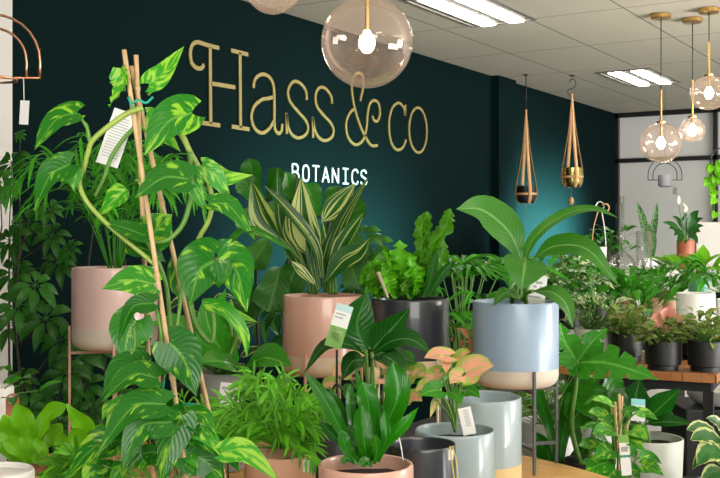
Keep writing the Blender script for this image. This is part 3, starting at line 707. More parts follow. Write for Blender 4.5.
# ---- blue pot with big peace lily
d = 3.1
q = potted('potted_peace_lily', 'big-leaved plant in a pale blue glazed pot with clay base', 'potted plant', 515.5, d, 301, .255, .252, BLUE, band=CREAML, band_h=.056, round_=.034)
stand(515.5, d, .1275, ZY(366, d), q.z0, TZ, GSTAND, 'dark grey metal plant stand carrying the pale blue pot', ang=15, low=ZY(440, d), th=.0085)
m1 = MB(); sb = MB(); LK = dict(nv=18, nu=5)
def lil(l, w, n, sh='lance', rnd=.5, fold=.15, **k): m1.leaf(PT(l, d), w*d/F, n, sh, nv=18, nu=5, fold=fold, rnd=rnd, **k)
lil([(522, 262), (509, 232, -.02), (482, 210, -.04), (456, 209, -.10)], 40, nv(.35, .35), rnd=.6)
lil([(524, 262), (534, 238), (562, 216, -.03), (593, 209, -.06), (619, 218, -.10)], 19, nv(-.1, 1.5), rnd=.7)
lil([(525, 262, -.08), (524, 272, -.12), (521, 291, -.14)], 44, nv(0, .25), 'heart', rnd=.55, lobe=.2, fold=.1)
lil([(534, 258), (556, 246, -.03), (588, 250, -.07), (619, 286, -.10)], 30, nv(-.1, .9), rnd=.35)
lil([(533, 291, -.10), (551, 292, -.14), (566, 304, -.16), (573, 328, -.17)], 24, nv(.4, .8), rnd=.15)
lil([(519, 299, -.08), (505, 293, -.13), (493, 306, -.15)], 15, nv(0, 1.0), 'ovate', rnd=0)
lil([(522, 258, .08), (508, 240, .12), (497, 238, .14)], 16, nv(0, .5), 'lance', rnd=.2)
for l in ([(516, 300, 0), (518, 280), (522, 258)], [(520, 300), (522, 280), (525, 258)], [(522, 301), (528, 280), (525, 262, -.08)], [(524, 302), (530, 276), (535, 258)], [(526, 303), (526, 294, -.04), (533, 291, -.10)], [(512, 302), (514, 292, -.05), (519, 299, -.08)]):
    vine(sb, l, 5, d, 12, .75)
m1.build('foliage', M_LILY, q.t); sb.build('stems', STEM, q.t)
card(q.t, (535, 290), 3.13, 22, 30, 8, [(.1, .25, .35, .42, CARDG), (.4, .55, .35, .42, CARDG), (.7, .8, .35, .42, CARDG), (.15, .8, .7, .76, CARDG), (.5, .8, .2, .28, CARDG)])

# ---- big empty grey blue pot, small grey pot w/ syngonium, black pot, front pot
q = thing('ceramic_pot', 'large empty grey-blue pot with ochre base behind the pink arrowhead', 'pot', G(481, 2.75, TZ)); dd = 2.75
pot_parts(q, G(481, dd), .107, TZ, ZY(396, dd), GREYB, band=YEL, band_h=.092, soil=False, round_=.012)
d = 2.42
q = potted('potted_pink_arrowhead', 'pink and cream arrowhead plant in a small grey-blue pot with white tag', 'potted plant', 455, d, 429, .187, ZY(429, 2.42)-TZ, GREYB, round_=.012)
mb = MB(); sb = MB(); g2 = MB()
def syn(mbx, tipc, w, d, base=(455, 432), n=None, rnd=.5, lean=None, dz=0, spread=.55):
    (bx, by), (tx, ty) = tipc
    mbx.leaf(PT([(bx, by, dz), ((bx+tx)/2, (by+ty)/2-2, dz-.01), (tx, ty, dz-.03)], d), w*d/F, n or NF, 'heart', nv=12, nu=4, lobe=.35, fold=.15, rnd=rnd)
    vine(sb, [(*base, dz*.3), ((base[0]+bx)/2+(base[0]-bx)*.2, (base[1]+by)/2, dz*.6), (bx, by, dz)], 2.6, d, 10)
syn(mb, ((450, 356), (424, 358)), 22, d, n=nv(0, 1.2), rnd=1, dz=.03)
syn(mb, ((445, 358), (446, 374)), 14, d, n=nv(.4, .2), rnd=1, dz=.02)
syn(mb, ((466, 373), (494, 366)), 34, d, n=nv(0, .9), rnd=.8, dz=0)
syn(mb, ((462, 376), (450, 384)), 20, d, n=nv(-.2, .5), rnd=.7, dz=-.04)
syn(mb, ((440, 372), (424, 384)), 18, d, n=nv(0, .8), rnd=.55, dz=.05)
syn(g2, ((440, 390), (420, 396)), 20, d, n=nv(0, .7), rnd=.6, dz=-.05)
syn(g2, ((452, 392), (462, 404)), 14, d, n=nv(0, .5), rnd=.8, dz=-.02)
syn(mb, ((432, 384), (415, 392)), 15, d, n=nv(0, .6), rnd=.35, dz=.03)
syn(mb, ((458, 362), (470, 352)), 18, d, n=nv(.2, .6), rnd=.5, dz=.07)
syn(g2, ((466, 390), (480, 398)), 15, d, n=nv(0, .5), rnd=.3, dz=.05)
syn(mb, ((436, 400), (430, 418)), 9, d, n=nv(.5, .1), rnd=.45, dz=-.03)
syn(g2, ((446, 380), (434, 372)), 16, d, n=nv(0, .7), rnd=.9, dz=.08)
mb.build('foliage', M_PINK, q.t); g2.build('foliage', M_MONST, q.t); sb.build('stems', STEM, q.t)
card(q.t, (467, 421), 2.36, 13, 27, -12, [(.35, .75, .1+.07*i, .13+.07*i, CARDG) for i in range(9)])
q = thing('plastic_pot', 'glossy black empty pot between the salmon front pot and grey pot', 'pot', G(422, 2.2, TZ)); dd = 2.2
pot_parts(q, G(422, dd), .0725, TZ, ZY(443, dd), CHAR, soil=False, round_=.008, wall=.005)
card(q, (451, 455), 2.15, 5, 10, 4, None, 'price_tag')
mb = MB(); vine(mb, [(450, 446), (452, 462), (455, 485)], 1.5, 2.13, 8, 1); vine(mb, [(452, 446), (456, 460), (459, 485)], 1.2, 2.13, 8, 1); mb.build('raffia_string', mat('raffia', (.55, .5, .15), .7), q)
d = 2.0
q = potted('potted_strap_fern', 'glossy strap-leaf fern in a salmon pot at the front centre', 'potted plant', 366, d, 463, .184, ZY(463, 2.0)-TZ, PINK, round_=.012, wall=.009)
mb = MB()
def st(l, w, n=None, rnd=.5, sh='strap', wave=.06, fold=.25, **k): mb.leaf(PT(l, d), .82*w*d/F, n or NF, sh, nv=18, nu=4, fold=fold, wave=wave, wf=2.5, rnd=rnd, **k)
st([(357, 458, .0), (338, 424), (322, 395), (303, 371)], 20, nv(.3, .4), .3, 'sword')
st([(360, 458, .02), (346, 428, .03), (336, 405, .03), (329, 386, .03)], 19, nv(.3, .3), .1, 'sword')
st([(366, 458, .03), (366, 425, .05), (362, 395, .05), (355, 366, .05)], 16, nv(.2, .2), .2, 'sword')
st([(368, 456, .0), (369, 425), (368, 400), (362, 382)], 27, nv(.1, .1), .6)
st([(374, 456, .02), (386, 425, .03), (398, 395, .02), (393, 362, .02)], 33, nv(-.2, .1), .5)
st([(363, 460, .02), (353, 430, .03), (350, 405, .03), (350, 385, .04)], 14, nv(.5, .1), .15)
st([(376, 460, -.01), (388, 440), (404, 425, -.01), (419, 407, -.02)], 18, nv(-.2, .5), .85, 'sword')
st([(358, 463, -.04), (347, 450, -.05), (341, 430, -.05)], 16, nv(.3, .2), .35)
st([(367, 463, -.03), (364, 440, -.05), (361, 405, -.05)], 23, nv(.1, .1), .3)
st([(378, 462, -.02), (386, 438, -.03), (384, 411, -.03)], 14, nv(-.3, .1), .6)
st([(374, 464, -.04), (377, 450, -.05), (374, 434, -.06)], 12, nv(-.1, .1), .45)
st([(354, 464, -.05), (348, 458, -.06), (341, 463, -.07)], 9, nv(0, .6), .2)
st([(372, 466, -.05), (366, 461, -.07), (360, 466, -.08)], 12, nv(0, .6), .2)
st([(360, 461, -.02), (356, 440, -.03), (348, 425, -.02)], 14, nv(.3, .1), .1)
st([(370, 461, .01), (378, 430, .02), (380, 405, .02)], 18, nv(-.1, .1), .1)
st([(352, 458, .03), (338, 440, .03), (326, 428, .03), (318, 420, .03)], 13, nv(.3, .5), .05, 'sword')
mb.build('foliage', M_STRAP, q.t)
mb = MB(); vine(mb, [(403, 461, .0), (401, 446), (397, 431)], 1.2, 2.0, 8, 1); mb.build('clear_label_stem', WHITE, q.t)

# ---- dark rubber-like plant with picture tag
d = 2.62
q = potted('potted_rubber_plant', 'dark broad-leaved plant with pale veins and a picture tag, before the pink pot', 'potted plant', 372, d, 416, .165, ZY(416, 2.62)-TZ, CHAR, round_=.01)
m1 = MB(); sb = MB()
lil([(366, 350), (357, 325, .0), (368, 291, -.01)], 42, nv(.1, .05), 'ovate', .9, .12)
lil([(372, 350), (388, 333), (410, 308, -.02)], 31, nv(.2, .3), 'ovate', .3, .3)
lil([(372, 354), (392, 341, -.03), (412, 340, -.06), (432, 354, -.08)], 26, nv(-.1, 1.0), 'lance', .2)
lil([(367, 356), (350, 345, -.04), (325, 346, -.07), (303, 375, -.09)], 19, nv(-.2, 1.2), 'lance', .1)
lil([(372, 360), (384, 356, -.06), (398, 366, -.09), (402, 382, -.1)], 24, nv(.3, .8), 'ovate', .05)
lil([(365, 360, .02), (352, 362, .0), (342, 380, -.01)], 22, nv(-.2, .6), 'ovate', .05)
lil([(374, 356, .05), (388, 352, .08), (418, 364, .08)], 26, nv(-.2, .9), 'lance', .0)
for l in ([(370, 420), (368, 385), (366, 350)], [(372, 420), (372, 380), (372, 352)], [(371, 421), (374, 390), (372, 360)]): vine(sb, l, 5, d, 10)
m1.build('foliage', M_DARK, q.t); sb.build('stems', STEM, q.t)
card(q.t, (339, 326), 2.5, 17, 44, 17, [(0, 1, 0, .16, mat('pale blue print', (.45, .65, .70), .5)), (.1, .7, .22, .25, CARDG), (.1, .6, .3, .33, CARDG), (.0, 1, .52, 1, CARDL), (.2, .8, .6, .85, mat('light green print', (.4, .6, .25), .5))], 'picture_tag')
mb = MB(); vine(mb, [(337, 350), (337, 385), (338, 430)], 2.6, 2.5, 8, 1); vine(mb, [(331, 392), (337, 384), (344, 392)], 2.6, 2.5, 8, 1); mb.build('tag_stake', BLKP, q.t)
# ---- second syngonium in hidden pot
d = 2.92
q = potted('potted_cream_arrowhead', 'peach and green arrowhead plant behind the strap-leaf fern', 'potted plant', 372, d, 420, .12, ZY(424, 2.92)-TZ, BLKP, round_=.008)
mb = MB(); sb = MB(); g2 = MB(); rr = random.Random(9)
for (x, y, w, rn, dz) in [(345, 372, 20, .9, -.08), (378, 378, 26, .95, -.1), (362, 358, 18, .6, -.02), (400, 362, 24, .3, -.02), (412, 374, 24, .35, -.04), (402, 385, 20, .5, -.05), (352, 392, 20, .2, -.06), (392, 396, 20, .3, -.05), (384, 362, 18, .8, .02), (336, 385, 18, .4, 0), (408, 398, 18, .6, -.08), (420, 386, 16, .3, 0)]:
    a = rr.uniform(-.6, .6)+(x-375)*.03
    syn(g2 if rn < .35 else mb, ((x, y), (x+16*math.sin(a), y+12*math.cos(a)*.6)), w, d, (372+(x-372)*.1, 424), nv(rr.uniform(-.3, .3), .7), rn, dz=dz)
mb.build('foliage', M_PINK, q.t); g2.build('foliage', M_MONST, q.t); sb.build('stems', STEM, q.t)
# ---- black nursery pot left of front pot
q = potted('potted_dark_seedling', 'black nursery pot half hidden left of the salmon fern pot', 'potted plant', 322, 2.42, 424, .13, ZY(424, 2.42)-TZ, BLKP, round_=.006)
bush(q, M_PLAIN, 12, .07, .05, .05, .025, 'ovate', seed=61)
# ---- feathery palm in front centre-left
d = 2.25
q = potted('potted_table_palm', 'fine-leaved green palm in a peach pot, front left of the strap-leaf fern', 'potted plant', 280, d, 452, .155, ZY(452, 2.25)-TZ, PEACH, round_=.01)
mb = MB(); rr = random.Random(12)
for i in range(54):
    a = rr.uniform(-1, 1); tx = 256+a*62+rr.uniform(-6, 6); ty = 364+44*abs(a)**1.5+rr.uniform(0, 62); dz = rr.uniform(-.17, .12)
    if i < 5: tx, ty = 305+i*6, 395+i*3
    mb.frond(PT([(280, 448, dz*.1), (276*.6+tx*.4, 448*.45+ty*.55-8, dz*.5), (tx*.8+280*.2, ty-3, dz*.85), (tx, ty+4, dz)], d), rr.uniform(.04, .06), 9, .0062, nrm=nv(rr.uniform(-.4, .4), .8), droop=.5, ang=.8, start=.25)
mb.build('foliage', M_FERN, q.t)
card(q.t, (306, 466), 2.13, 6, 12, 2, [(.2, .8, .2, .5, CARDG)], 'price_tag')
# flat broad leaf plant behind palm in grey pot
d = 3.05
q = potted('potted_broadleaf_philodendron', 'broad glossy leaves over a plain grey pot, behind the feathery palm', 'potted plant', 222, d, 372, .125, ZY(372, d)-TZ, GREY, round_=.008, soil_drop=.02)
m1 = MB(); sb = MB()
lil([(243, 371, -.02), (225, 362, -.08), (196, 362, -.14)], 40, nv(0, 1.3), 'ovate', .4)
lil([(243, 371, -.02), (264, 358, -.08), (292, 366, -.14)], 42, nv(0, 1.3), 'ovate', .6)
lil([(236, 369, .03), (212, 335, .0), (203, 298, 0)], 34, nv(.2, .3), 'ovate', .8)
lil([(230, 369, .03), (215, 325, .05), (226, 288, .06)], 30, nv(.2, .2), 'heart', .9)
lil([(215, 369, .03), (190, 335, .05), (170, 312, .06)], 30, nv(.2, .5), 'ovate', .9)
lil([(212, 369, .03), (180, 330, .05), (150, 322, .02)], 24, nv(.2, .7), 'ovate', .6)
for l in ([(224, 376), (235, 372), (243, 371, -.02)], [(220, 376), (232, 350), (236, 330, .03)], [(218, 376), (205, 355), (205, 335, .05)]): vine(sb, l, 5, d, 8)
vine(sb, [(222, 376, .01), (238, 330, .0), (230, 300, 0)], 5, d, 10); vine(sb, [(224, 376, .01), (232, 340, .04), (226, 310, .05)], 5, d, 10)
m1.build('foliage', M_MONST, q.t); sb.build('stems', STEM, q.t)
# pinkish pot left of palm
q = potted('potted_trailing_fern', 'dusty pink pot with dark feathery greenery behind the bamboo canes', 'potted plant', 193, 2.42, 434, .135, ZY(434, 2.42)-TZ, PINK, round_=.01)
palm(q, 12, .12, .12, .05, .006, M_FERN, 31, 8, .5)
# white printed box
t = thing('seed_packet', 'pale blue printed card standing behind the feathery palm', 'card', P(232, 404, 2.78)-Z*.0)
card(t, (228, 405), 2.78, 20, 44, 6, [(.1, .8, .1, .16, CARDG), (.1, .6, .3, .36, CARDG)], 'printed_card')
m = MB(); m.tube([P(228, 405, 2.784), G(228, 2.784, TZ)], .002, 6); m.build('wire_stake', BLKP, t)
# ---- nest fern, left
d = 2.15
q = potted('potted_nest_fern', 'lime green wavy nest fern in a terracotta pot, bottom left', 'potted plant', 40, d, 468, .135, ZY(468, 2.15)-TZ, TERRA, round_=.01)
mb = MB()
def nf(l, w, n=None, rnd=.5, sh='strap', dd=0): mb.leaf(PT(l, d+dd), .78*w*d/F, n or NF, sh, nv=24, nu=4, fold=.3, wave=.12, wf=2.5, rnd=rnd)
nf([(27, 462), (28, 435, .0), (17, 403, -.02)], 29, nv(.1, .15), .5)
nf([(24, 462), (14, 440), (3, 415, -.02)], 22, nv(.2, .3), .7)
nf([(34, 463), (38, 438), (48, 416, .0), (66, 405, -.01)], 24, nv(-.2, .4), .4)
nf([(92, 458, .02), (84, 428, .0), (66, 404, -.02)], 30, nv(.1, .1), 1, 'ovate')
nf([(88, 466, -.02), (84, 448, -.04), (72, 428, -.05)], 26, nv(.1, .3), .6)
nf([(30, 464, -.03), (20, 452, -.06), (2, 440, -.08)], 18, nv(.2, .5), .3)
nf([(20, 466, -.03), (8, 450, -.05), (-8, 430, -.05)], 20, nv(.2, .5), .2)
nf([(36, 464, .05), (50, 440, .08), (62, 424, .08)], 20, nv(-.2, .2), .1)
nf([(40, 466, -.04), (44, 452, -.06), (34, 440, -.06)], 14, nv(.1, .2), .3)
nf([(62, 466, 0), (92, 440, 0), (108, 426, .0)], 22, nv(-.1, .4), .3)
nf([(48, 466, 0), (62, 448, 0), (58, 432, .0)], 20, nv(-.1, .4), .3)
mb.build('foliage', M_NEST, q.t)
# small palm in front of it
d = 1.98
q = potted('potted_small_palm', 'low grassy palm beside the white bowl, bottom left', 'potted plant', 84, d, 490, .12, ZY(492, 1.98)-TZ, BLKP, round_=.008)
mb = MB(); rr = random.Random(14)
for i in range(22):
    a = rr.uniform(-1, 1); tx = 84+a*50; ty = 446+18*abs(a)+rr.uniform(0, 34); dz = rr.uniform(-.12, .08)
    mb.frond(PT([(84, 488, dz*.1), (84*.6+tx*.4, 488*.45+ty*.55-8, dz*.5), (tx, ty, dz)], d), rr.uniform(.045, .06), 7, .008, nrm=nv(rr.uniform(-.4, .4), .8), droop=.4, ang=.75, start=.3)
mb.build('foliage', M_FERN, q.t)
# white bowl
t = thing('ceramic_bowl', 'plain white round pot cut by the bottom left corner', 'bowl', G(-6, 1.75, TZ))
pot_parts(t, G(-6, 1.75), .066, TZ, ZY(470, 1.75), WHITE, soil=False, round_=.02, wall=.006)
m = MB(); m.lathe(G(-6, 1.75, ZY(470, 1.75)-.012), [(.0595, 0), (.0595, .003), (.0005, .004)], 40); m.build('wax_fill', WHITE, t)
# cream pot left edge
d = 2.7
q = potted('potted_cream_planter', 'cream pot with a black band and dark leaves at the left edge', 'potted plant', -6, d, 386, .10, .16, WHITE, round_=.015)
bush(q, M_PLAIN, 16, .10, .12, .09, .03, 'lance', seed=33, up=.3)
t = thing('pot_holder', 'small black rimmed holder under the cream pot at the left edge', 'pot holder', G(-6, d, TZ))
m = MB()
m.lathe(G(-6, d, q.z0+.05), [(.052, 0), (.056, 0), (.056, .005), (.052, .005)], 32, closed=True); m.build('ring', BLKP, t)
for k in range(3):
    a = k*2.094+.4; D = Vector((math.cos(a), math.sin(a), 0)); m = MB(); m.tube([G(-6, d, q.z0+.05)+D*.054, G(-6, d, TZ)+D*.06], .003, 6); m.build('leg', BLKP, t)
m = MB(); m.box(G(-6, d, q.z0-.003), RT, FW, Z, .12, .012, .005); m.box(G(-6, d, q.z0-.003), RT, FW, Z, .012, .12, .005); m.build('cross_bar', BLKP, t, smooth=False)
t = thing('terracotta_marker', 'small rounded terracotta plaque with a pale tag, left edge', 'plaque', P(12, 412, 2.6))
m = MB(); c = P(12, 400, 2.6)
pr = [(math.cos(a*PI/8)*.016, math.sin(a*PI/8)*.016) for a in range(9)]+[(-.016, -.10), (.016, -.10)]
vs = [c+RT*a+UP*b_+FW*k for k in (0, .006) for a, b_ in pr]; n_ = len(pr)
m.add(vs, [tuple(range(n_-1, -1, -1)), tuple(range(n_, 2*n_))]+[(i, (i+1) % n_, n_+(i+1) % n_, n_+i) for i in range(n_)]); m.build('plaque', TERRA, t, smooth=False)
card(t, (12, 400), 2.595, 6, 8, 5, [(.2, .8, .3, .6, CARDG)], 'price_tag', tilt=0)
m = MB(); m.tube([P(12, 420, 2.603), G(12, 2.603, TZ)], .003, 6); m.build('stake', BLKP, t)
t['label'] = 'small rounded terracotta plaque with a pale tag, left edge'

# ================================================================== WALL-SIDE GREENERY (left / middle)
rr = random.Random(21)
def schef(name, label, px, d, clusters, potd=.3, mt=M_UMB, top=None):
    q = potted(name, label, 'potted plant', px, d, 0, potd, .30, mat('dark planter', (.03, .03, .032), .5), rimz=.30)
    mb = MB(); sb = MB(); clusters = [c for i, c in enumerate(clusters) if i % 4 != 3]
    trunks = []
    for k in range(4):
        x = px+(k-1.5)*14; dz = rr.uniform(-.1, .1)
        pts = [q.c+RT*(k-1.5)*.03, P(x, 420, d+dz*.4), P(x+rr.uniform(-8, 8), 320, d+dz*.8), P(x+rr.uniform(-12, 12), 215+k*10, d+dz)]
        sb.tube(pts, .006, 6, seg=14, r2=.003); trunks.append(curve(pts, 14))
    for (x, y, r, bright) in clusters:
        dz = rr.uniform(-.28, .22); c = P(x, y, d+dz)
        tr = trunks[min(range(4), key=lambda k: abs(px+(k-1.5)*14-x))]
        s_ = min(tr, key=lambda p: (p-(c-Z*.12)).length)
        sb.tube([s_, s_.lerp(c, .5)-Z*.01, c], .0022, 5, seg=6, cap=False)
        umbrella(mb, c, r*1.3*d/F, (Z*.55+TOCAM*1.0+RT*rr.uniform(-.5, .5)), rr)
    mb.build('foliage', mt, q.t); sb.build('stems', STEMD if mt is M_UMB else STEM, q.t)
cl = [(12, 162, 17, 1), (20, 135, 7, 1), (0, 182, 18, 0), (3, 205, 20, 0), (28, 222, 20, 0), (52, 235, 16, 0), (10, 240, 20, 0), (38, 262, 20, 0), (58, 262, 17, 0), (14, 272, 20, 0), (35, 285, 19, 0), (62, 300, 18, 0), (18, 305, 20, 0), (46, 318, 20, 0), (8, 325, 18, 0), (28, 342, 20, 0), (60, 340, 20, 0), (50, 210, 13, 0), (70, 250, 12, 0)]
schef('potted_umbrella_tree', 'umbrella tree with drooping leaflet rings at the far left wall', 2, 3.72, cl, .26)
cl = [(78, 358, 20, 0), (96, 350, 17, 0), (85, 385, 20, 0), (104, 392, 19, 0), (66, 372, 18, 0), (58, 398, 19, 0), (92, 412, 18, 0), (118, 370, 18, 0), (125, 400, 17, 0), (76, 418, 16, 0), (110, 415, 17, 0), (42, 372, 17, 0), (40, 400, 16, 0), (60, 425, 18, 0), (95, 435, 18, 0), (132, 340, 15, 0), (140, 425, 18, 0), (20, 380, 18, 0), (28, 410, 18, 0)]
schef('potted_umbrella_tree', 'shorter umbrella tree seen behind the legs of the pink palm stand', 112, 3.78, cl, .26)
cl = [(x, y, 17, 0) for x, y in [(362, 236), (374, 246), (356, 255), (368, 268), (360, 285), (385, 262), (350, 300), (366, 322), (300, 300), (278, 310), (262, 318), (270, 340), (350, 345), (290, 345), (380, 340)]]
schef('potted_umbrella_tree', 'dark umbrella tree against the wall between pink and charcoal pots', 330, 4.3, cl)
# fiddle leaf fig behind aspidistra
q = potted('potted_fiddle_fig', 'large-leaved fig standing behind the striped plant under the sign', 'potted plant', 285, 3.95, 0, .32, .32, mat('dark planter', (.03, .03, .032), .5), rimz=.32)
mb = MB(); sb = MB(); d = 3.95; rr = random.Random(4)
trs = []
for k in range(3):
    pts = [q.c+RT*(k-1)*.04, P(262+k*26, 400, d), P(256+k*30, 290, d), P(255+k*42, 175+(k == 2)*12, d)]
    sb.tube(pts, .009, 6, seg=12, r2=.004); trs.append(curve(pts, 24))
for (x0, y0, x1, y1, w, dz, rn) in [(256, 196, 250, 158, 22, 0, .9), (262, 205, 240, 176, 24, 0, .6), (268, 200, 280, 168, 22, .05, .5), (292, 214, 286, 172, 26, .1, .8), (318, 216, 306, 183, 26, .08, .95), (328, 222, 340, 186, 26, .1, .6), (338, 220, 366, 204, 26, .1, .7), (262, 235, 238, 212, 26, 0, .5), (268, 240, 250, 268, 30, -.05, .6), (280, 268, 268, 312, 40, -.05, .3), (262, 285, 240, 318, 32, -.05, .2), (296, 228, 300, 262, 30, 0, .6), (330, 225, 320, 262, 34, .02, .5), (290, 200, 262, 225, 30, .03, .4), (300, 255, 285, 296, 34, 0, .25), (250, 250, 228, 262, 26, 0, .3), (340, 230, 365, 255, 26, .05, .2), (345, 250, 360, 290, 30, .05, .2), (240, 262, 222, 282, 20, .03, .4), (318, 236, 345, 225, 30, .05, .5)]:
    mb.leaf(PT([(x0, y0, dz+.03), ((x0+x1)/2, (y0+y1)/2, dz-.02), (x1, y1, dz-.04)], d), w*d/F, nv(rr.uniform(-.4, .4), rr.uniform(.1, .7)), 'fiddle', nv=14, nu=4, wave=.05, wf=2, rnd=rn)
    c = P(x0, y0, d+dz+.03); s_ = min((p for tr in trs for p in tr), key=lambda p: (p-(c-Z*.03)).length); sb.tube([s_, c], .003, 5, cap=False)
mb.build('foliage', M_FIG, q.t); sb.build('stems', STEMD, q.t)
# variegated rubber plant (pinkish edges) low left centre
q = potted('potted_cream_edged_rubber', 'cream and pink edged rubber plant low in the shade behind bamboo canes', 'potted plant', 205, 3.75, 0, .22, .25, BLKP, rimz=.85)
bush(q, M_EDGE, 24, .36, .16, .10, .045, 'ovate', seed=8, up=.1)
t = thing('side_table', 'small dark side table under the cream edged rubber plant', 'table', G(205, 3.75)); m = MB(); m.lathe(G(205, 3.75, 0), [(.14, 0), (.14, .01), (.02, .02), (.02, .58), (.15, .585), (.15, .6)], 32); flat_smooth(m.build('pedestal_table', BLK, t))
# rhapis behind charcoal pot
def fanpalm(q, n, hgt, spread, r, seed, mt=M_PALM, lw=.016):
    rr = random.Random(seed); mb = MB(); sb = MB()
    for i in range(n):
        a = i*2.4; f = rr.uniform(.15, 1); D = Vector((math.cos(a), math.sin(a), 0)); tip = q.c+D*spread*f+Z*hgt*(1-.5*f*rr.random())
        sb.tube([q.c+D*.02, q.c+D*spread*f*.3+Z*hgt*.6, tip], .003, 5, seg=6, cap=False)
        out = (D+Z*.5).normalized(); A = out.cross(Z).normalized(); Bv = out.cross(A)
        k0 = 7
        for k in range(k0):
            b_ = (k-(k0-1)/2)/k0*3.6; dd_ = (D*math.cos(b_)+A*math.sin(b_)+Z*.25).normalized(); l = r*rr.uniform(.85, 1.15)
            mb.leaf([tip, tip+dd_*l*.5+Z*l*.04, tip+dd_*l-Z*l*.3], lw, (Z+TOCAM*.6).normalized(), 'linear', nv=8, nu=2, fold=.4, rnd=rr.random())
    mb.build('foliage', mt, q.t); sb.build('stems', STEM, q.t)
q = potted('potted_lady_palm', 'fan-leaved lady palm in the shade between charcoal and blue pots', 'potted plant', 462, 4.12, 0, .26, .30, BLKP, rimz=.55)
fanpalm(q, 28, .76, .27, .20, 6, lw=.022)
t = thing('side_table', 'low black stool under the shaded lady palm', 'table', G(462, 4.12)); m = MB(); m.lathe(G(462, 4.12, 0), [(.14, 0), (.14, .01), (.02, .02), (.02, .23), (.15, .235), (.15, .25)], 32); flat_smooth(m.build('pedestal_table', BLK, t))
q = potted('potted_croton', 'russet-leaved plant low between the charcoal and blue pots', 'potted plant', 455, 3.72, 0, .14, .16, BLKP, rimz=.86)
bush(q, M_CROTON, 26, .28, .13, .09, .04, 'ovate', seed=18, up=.5)
t = thing('side_table', 'small black table under the russet-leaved plant', 'table', G(455, 3.62)); c_ = G(455, 3.72, 0); t.location = c_; m = MB(); m.lathe(c_, [(.10, 0), (.10, .01), (.015, .02), (.015, .68), (.1, .685), (.1, .7)], 32); flat_smooth(m.build('pedestal_table', BLK, t))
# ================================================================== WOODEN TABLE AT RIGHT
def W(px, py, z):
    d = (CAM.z-z)*F/(py-HY); return G(px, d, z)
NL = W(559, 366, .75); NR = W(717.5, 375, .75); U = (NR-NL).normalized(); V = Vector((-U.y, U.x, 0)); Lw = (NR-NL).length; DP = .85
t = thing('work_table', 'red-brown wood table with black steel frame carrying black pots, right', 'table', Vector((NL.x, NL.y, 0)))
c0 = NL+U*Lw/2+V*DP/2
m = MB(); m.box(Vector((c0.x, c0.y, .75-.02)), U, V, Z, Lw, DP, .04); bevel(m.build('tabletop', REDW, t, smooth=False), .003)
m = MB()
for s in (-1, 1):
    m.box(c0-Z*.0625+V*s*(DP/2-.05), U, V, Z, Lw-.06, .035, .045); m.box(c0-Z*.0625+U*s*(Lw/2-.045), V, U, Z, DP-.14, .035, .045)
m.build('frame', BLK, t, smooth=False)
for a in (-1, 1):
    for b_ in (-1, 1):
        m = MB(); p = c0+U*a*(Lw/2-.045)+V*b_*(DP/2-.05); m.box(Vector((p.x, p.y, .332)), U, V, Z, .045, .045, .664); m.build('leg', BLK, t, smooth=False)
BLKM = mat('matt black pot', (.008, .0085, .0095), .5)
def bpot(px, yb, w, hpx, label, mt, seed, rim=None, fh=.17):
    dd = .65*F/(yb-HY)+.06; dia = w*dd/F
    q = potted('potted_nerve_plant', label, 'potted plant', px, dd, 0, dia, hpx*dd/F, BLKM, 'black pots on the wooden table', rimz=.75+hpx*dd/F, foot=.86, taper=.97)
    bush(q, mt, 130, fh, .09, .06, .032, 'ovate', seed=seed, up=.5, stem=.0012, nvv=6, minh=.1); return q
bpot(626, 361, 34, 27, 'black pot of mottled tan-green foliage, leftmost in the wooden table front row', M_FITT, 41)
bpot(663, 371, 36, 30, 'black pot with a pink-topped small plant, middle of the wooden table front row', M_FITT, 42, fh=.12)
q3 = bpot(706, 372.5, 36, 31, 'black pot with mottled orange-green foliage, rightmost on the wooden table', M_FITT, 43)
qq = potted('potted_pink_nerve', 'small pink-leaved plant rising behind the middle black pot', 'potted plant', 676, 5.33, 0, .15, .14, BLKM, 'back row pots on the wooden table', rimz=.89, foot=.86)
bush(qq, M_CROTON, 26, .12, .07, .05, .028, 'ovate', seed=45, stem=.0012)
mb = MB()
for k, (x, y, x1, y1) in enumerate([(662, 322, 650, 318), (664, 316, 676, 309), (668, 318, 660, 311), (670, 322, 682, 318), (660, 326, 672, 330), (655, 322, 662, 328)]):
    mb.leaf(PT([(x, y, 0), ((x+x1)/2, (y+y1)/2-1, -.02), (x1, y1, -.03)], 4.95), .06, nv(0, .4), 'ovate', nv=8, nu=3, rnd=.9, wave=.06)
pinkm = leafmat('dusty pink leaf', (.62, .27, .22), vein=(.5, .35, .2), vstr=.3, veins=6)
mb.build('foliage', pinkm, bpy.data.objects['potted_nerve_plant.001'])
qq = potted('potted_ivy_small', 'black pot in the back row of the wooden table with trailing green plant', 'potted plant', 645, 5.32, 0, .15, .14, BLKM, 'back row pots on the wooden table', rimz=.89, foot=.86)
bush(qq, M_PLAIN, 34, .14, .09, .06, .03, 'ovate', seed=46, stem=.0012)
qq = potted('potted_green_small', 'black pot at the back right corner of the wooden table, mostly hidden', 'potted plant', 697, 5.27, 0, .15, .14, BLKM, 'back row pots on the wooden table', rimz=.89, foot=.86)
bush(qq, M_FITT, 40, .17, .10, .06, .03, 'ovate', seed=47, stem=.0012)
q = potted('potted_white_planter_plant', 'round white pot on the left end of the wooden table', 'potted plant', 593, 5.38, 0, .19, .15, WHITE, rimz=.90, taper=.94)
bush(q, M_NJOY, 60, .26, .15, .09, .05, 'heart', seed=48, lobe=.2)
t = thing('newspaper_stack', 'small stack of printed papers behind the black pots', 'papers', W(648, 362, .75)+FW*.3); c_ = G(652, 5.13, .75)
t.location = c_
m = MB()
for k in range(7): m.box(c_+Z*(.004+.0085*k)+U*R.uniform(-.004, .004), U, V, Z, .10, .05, .006)
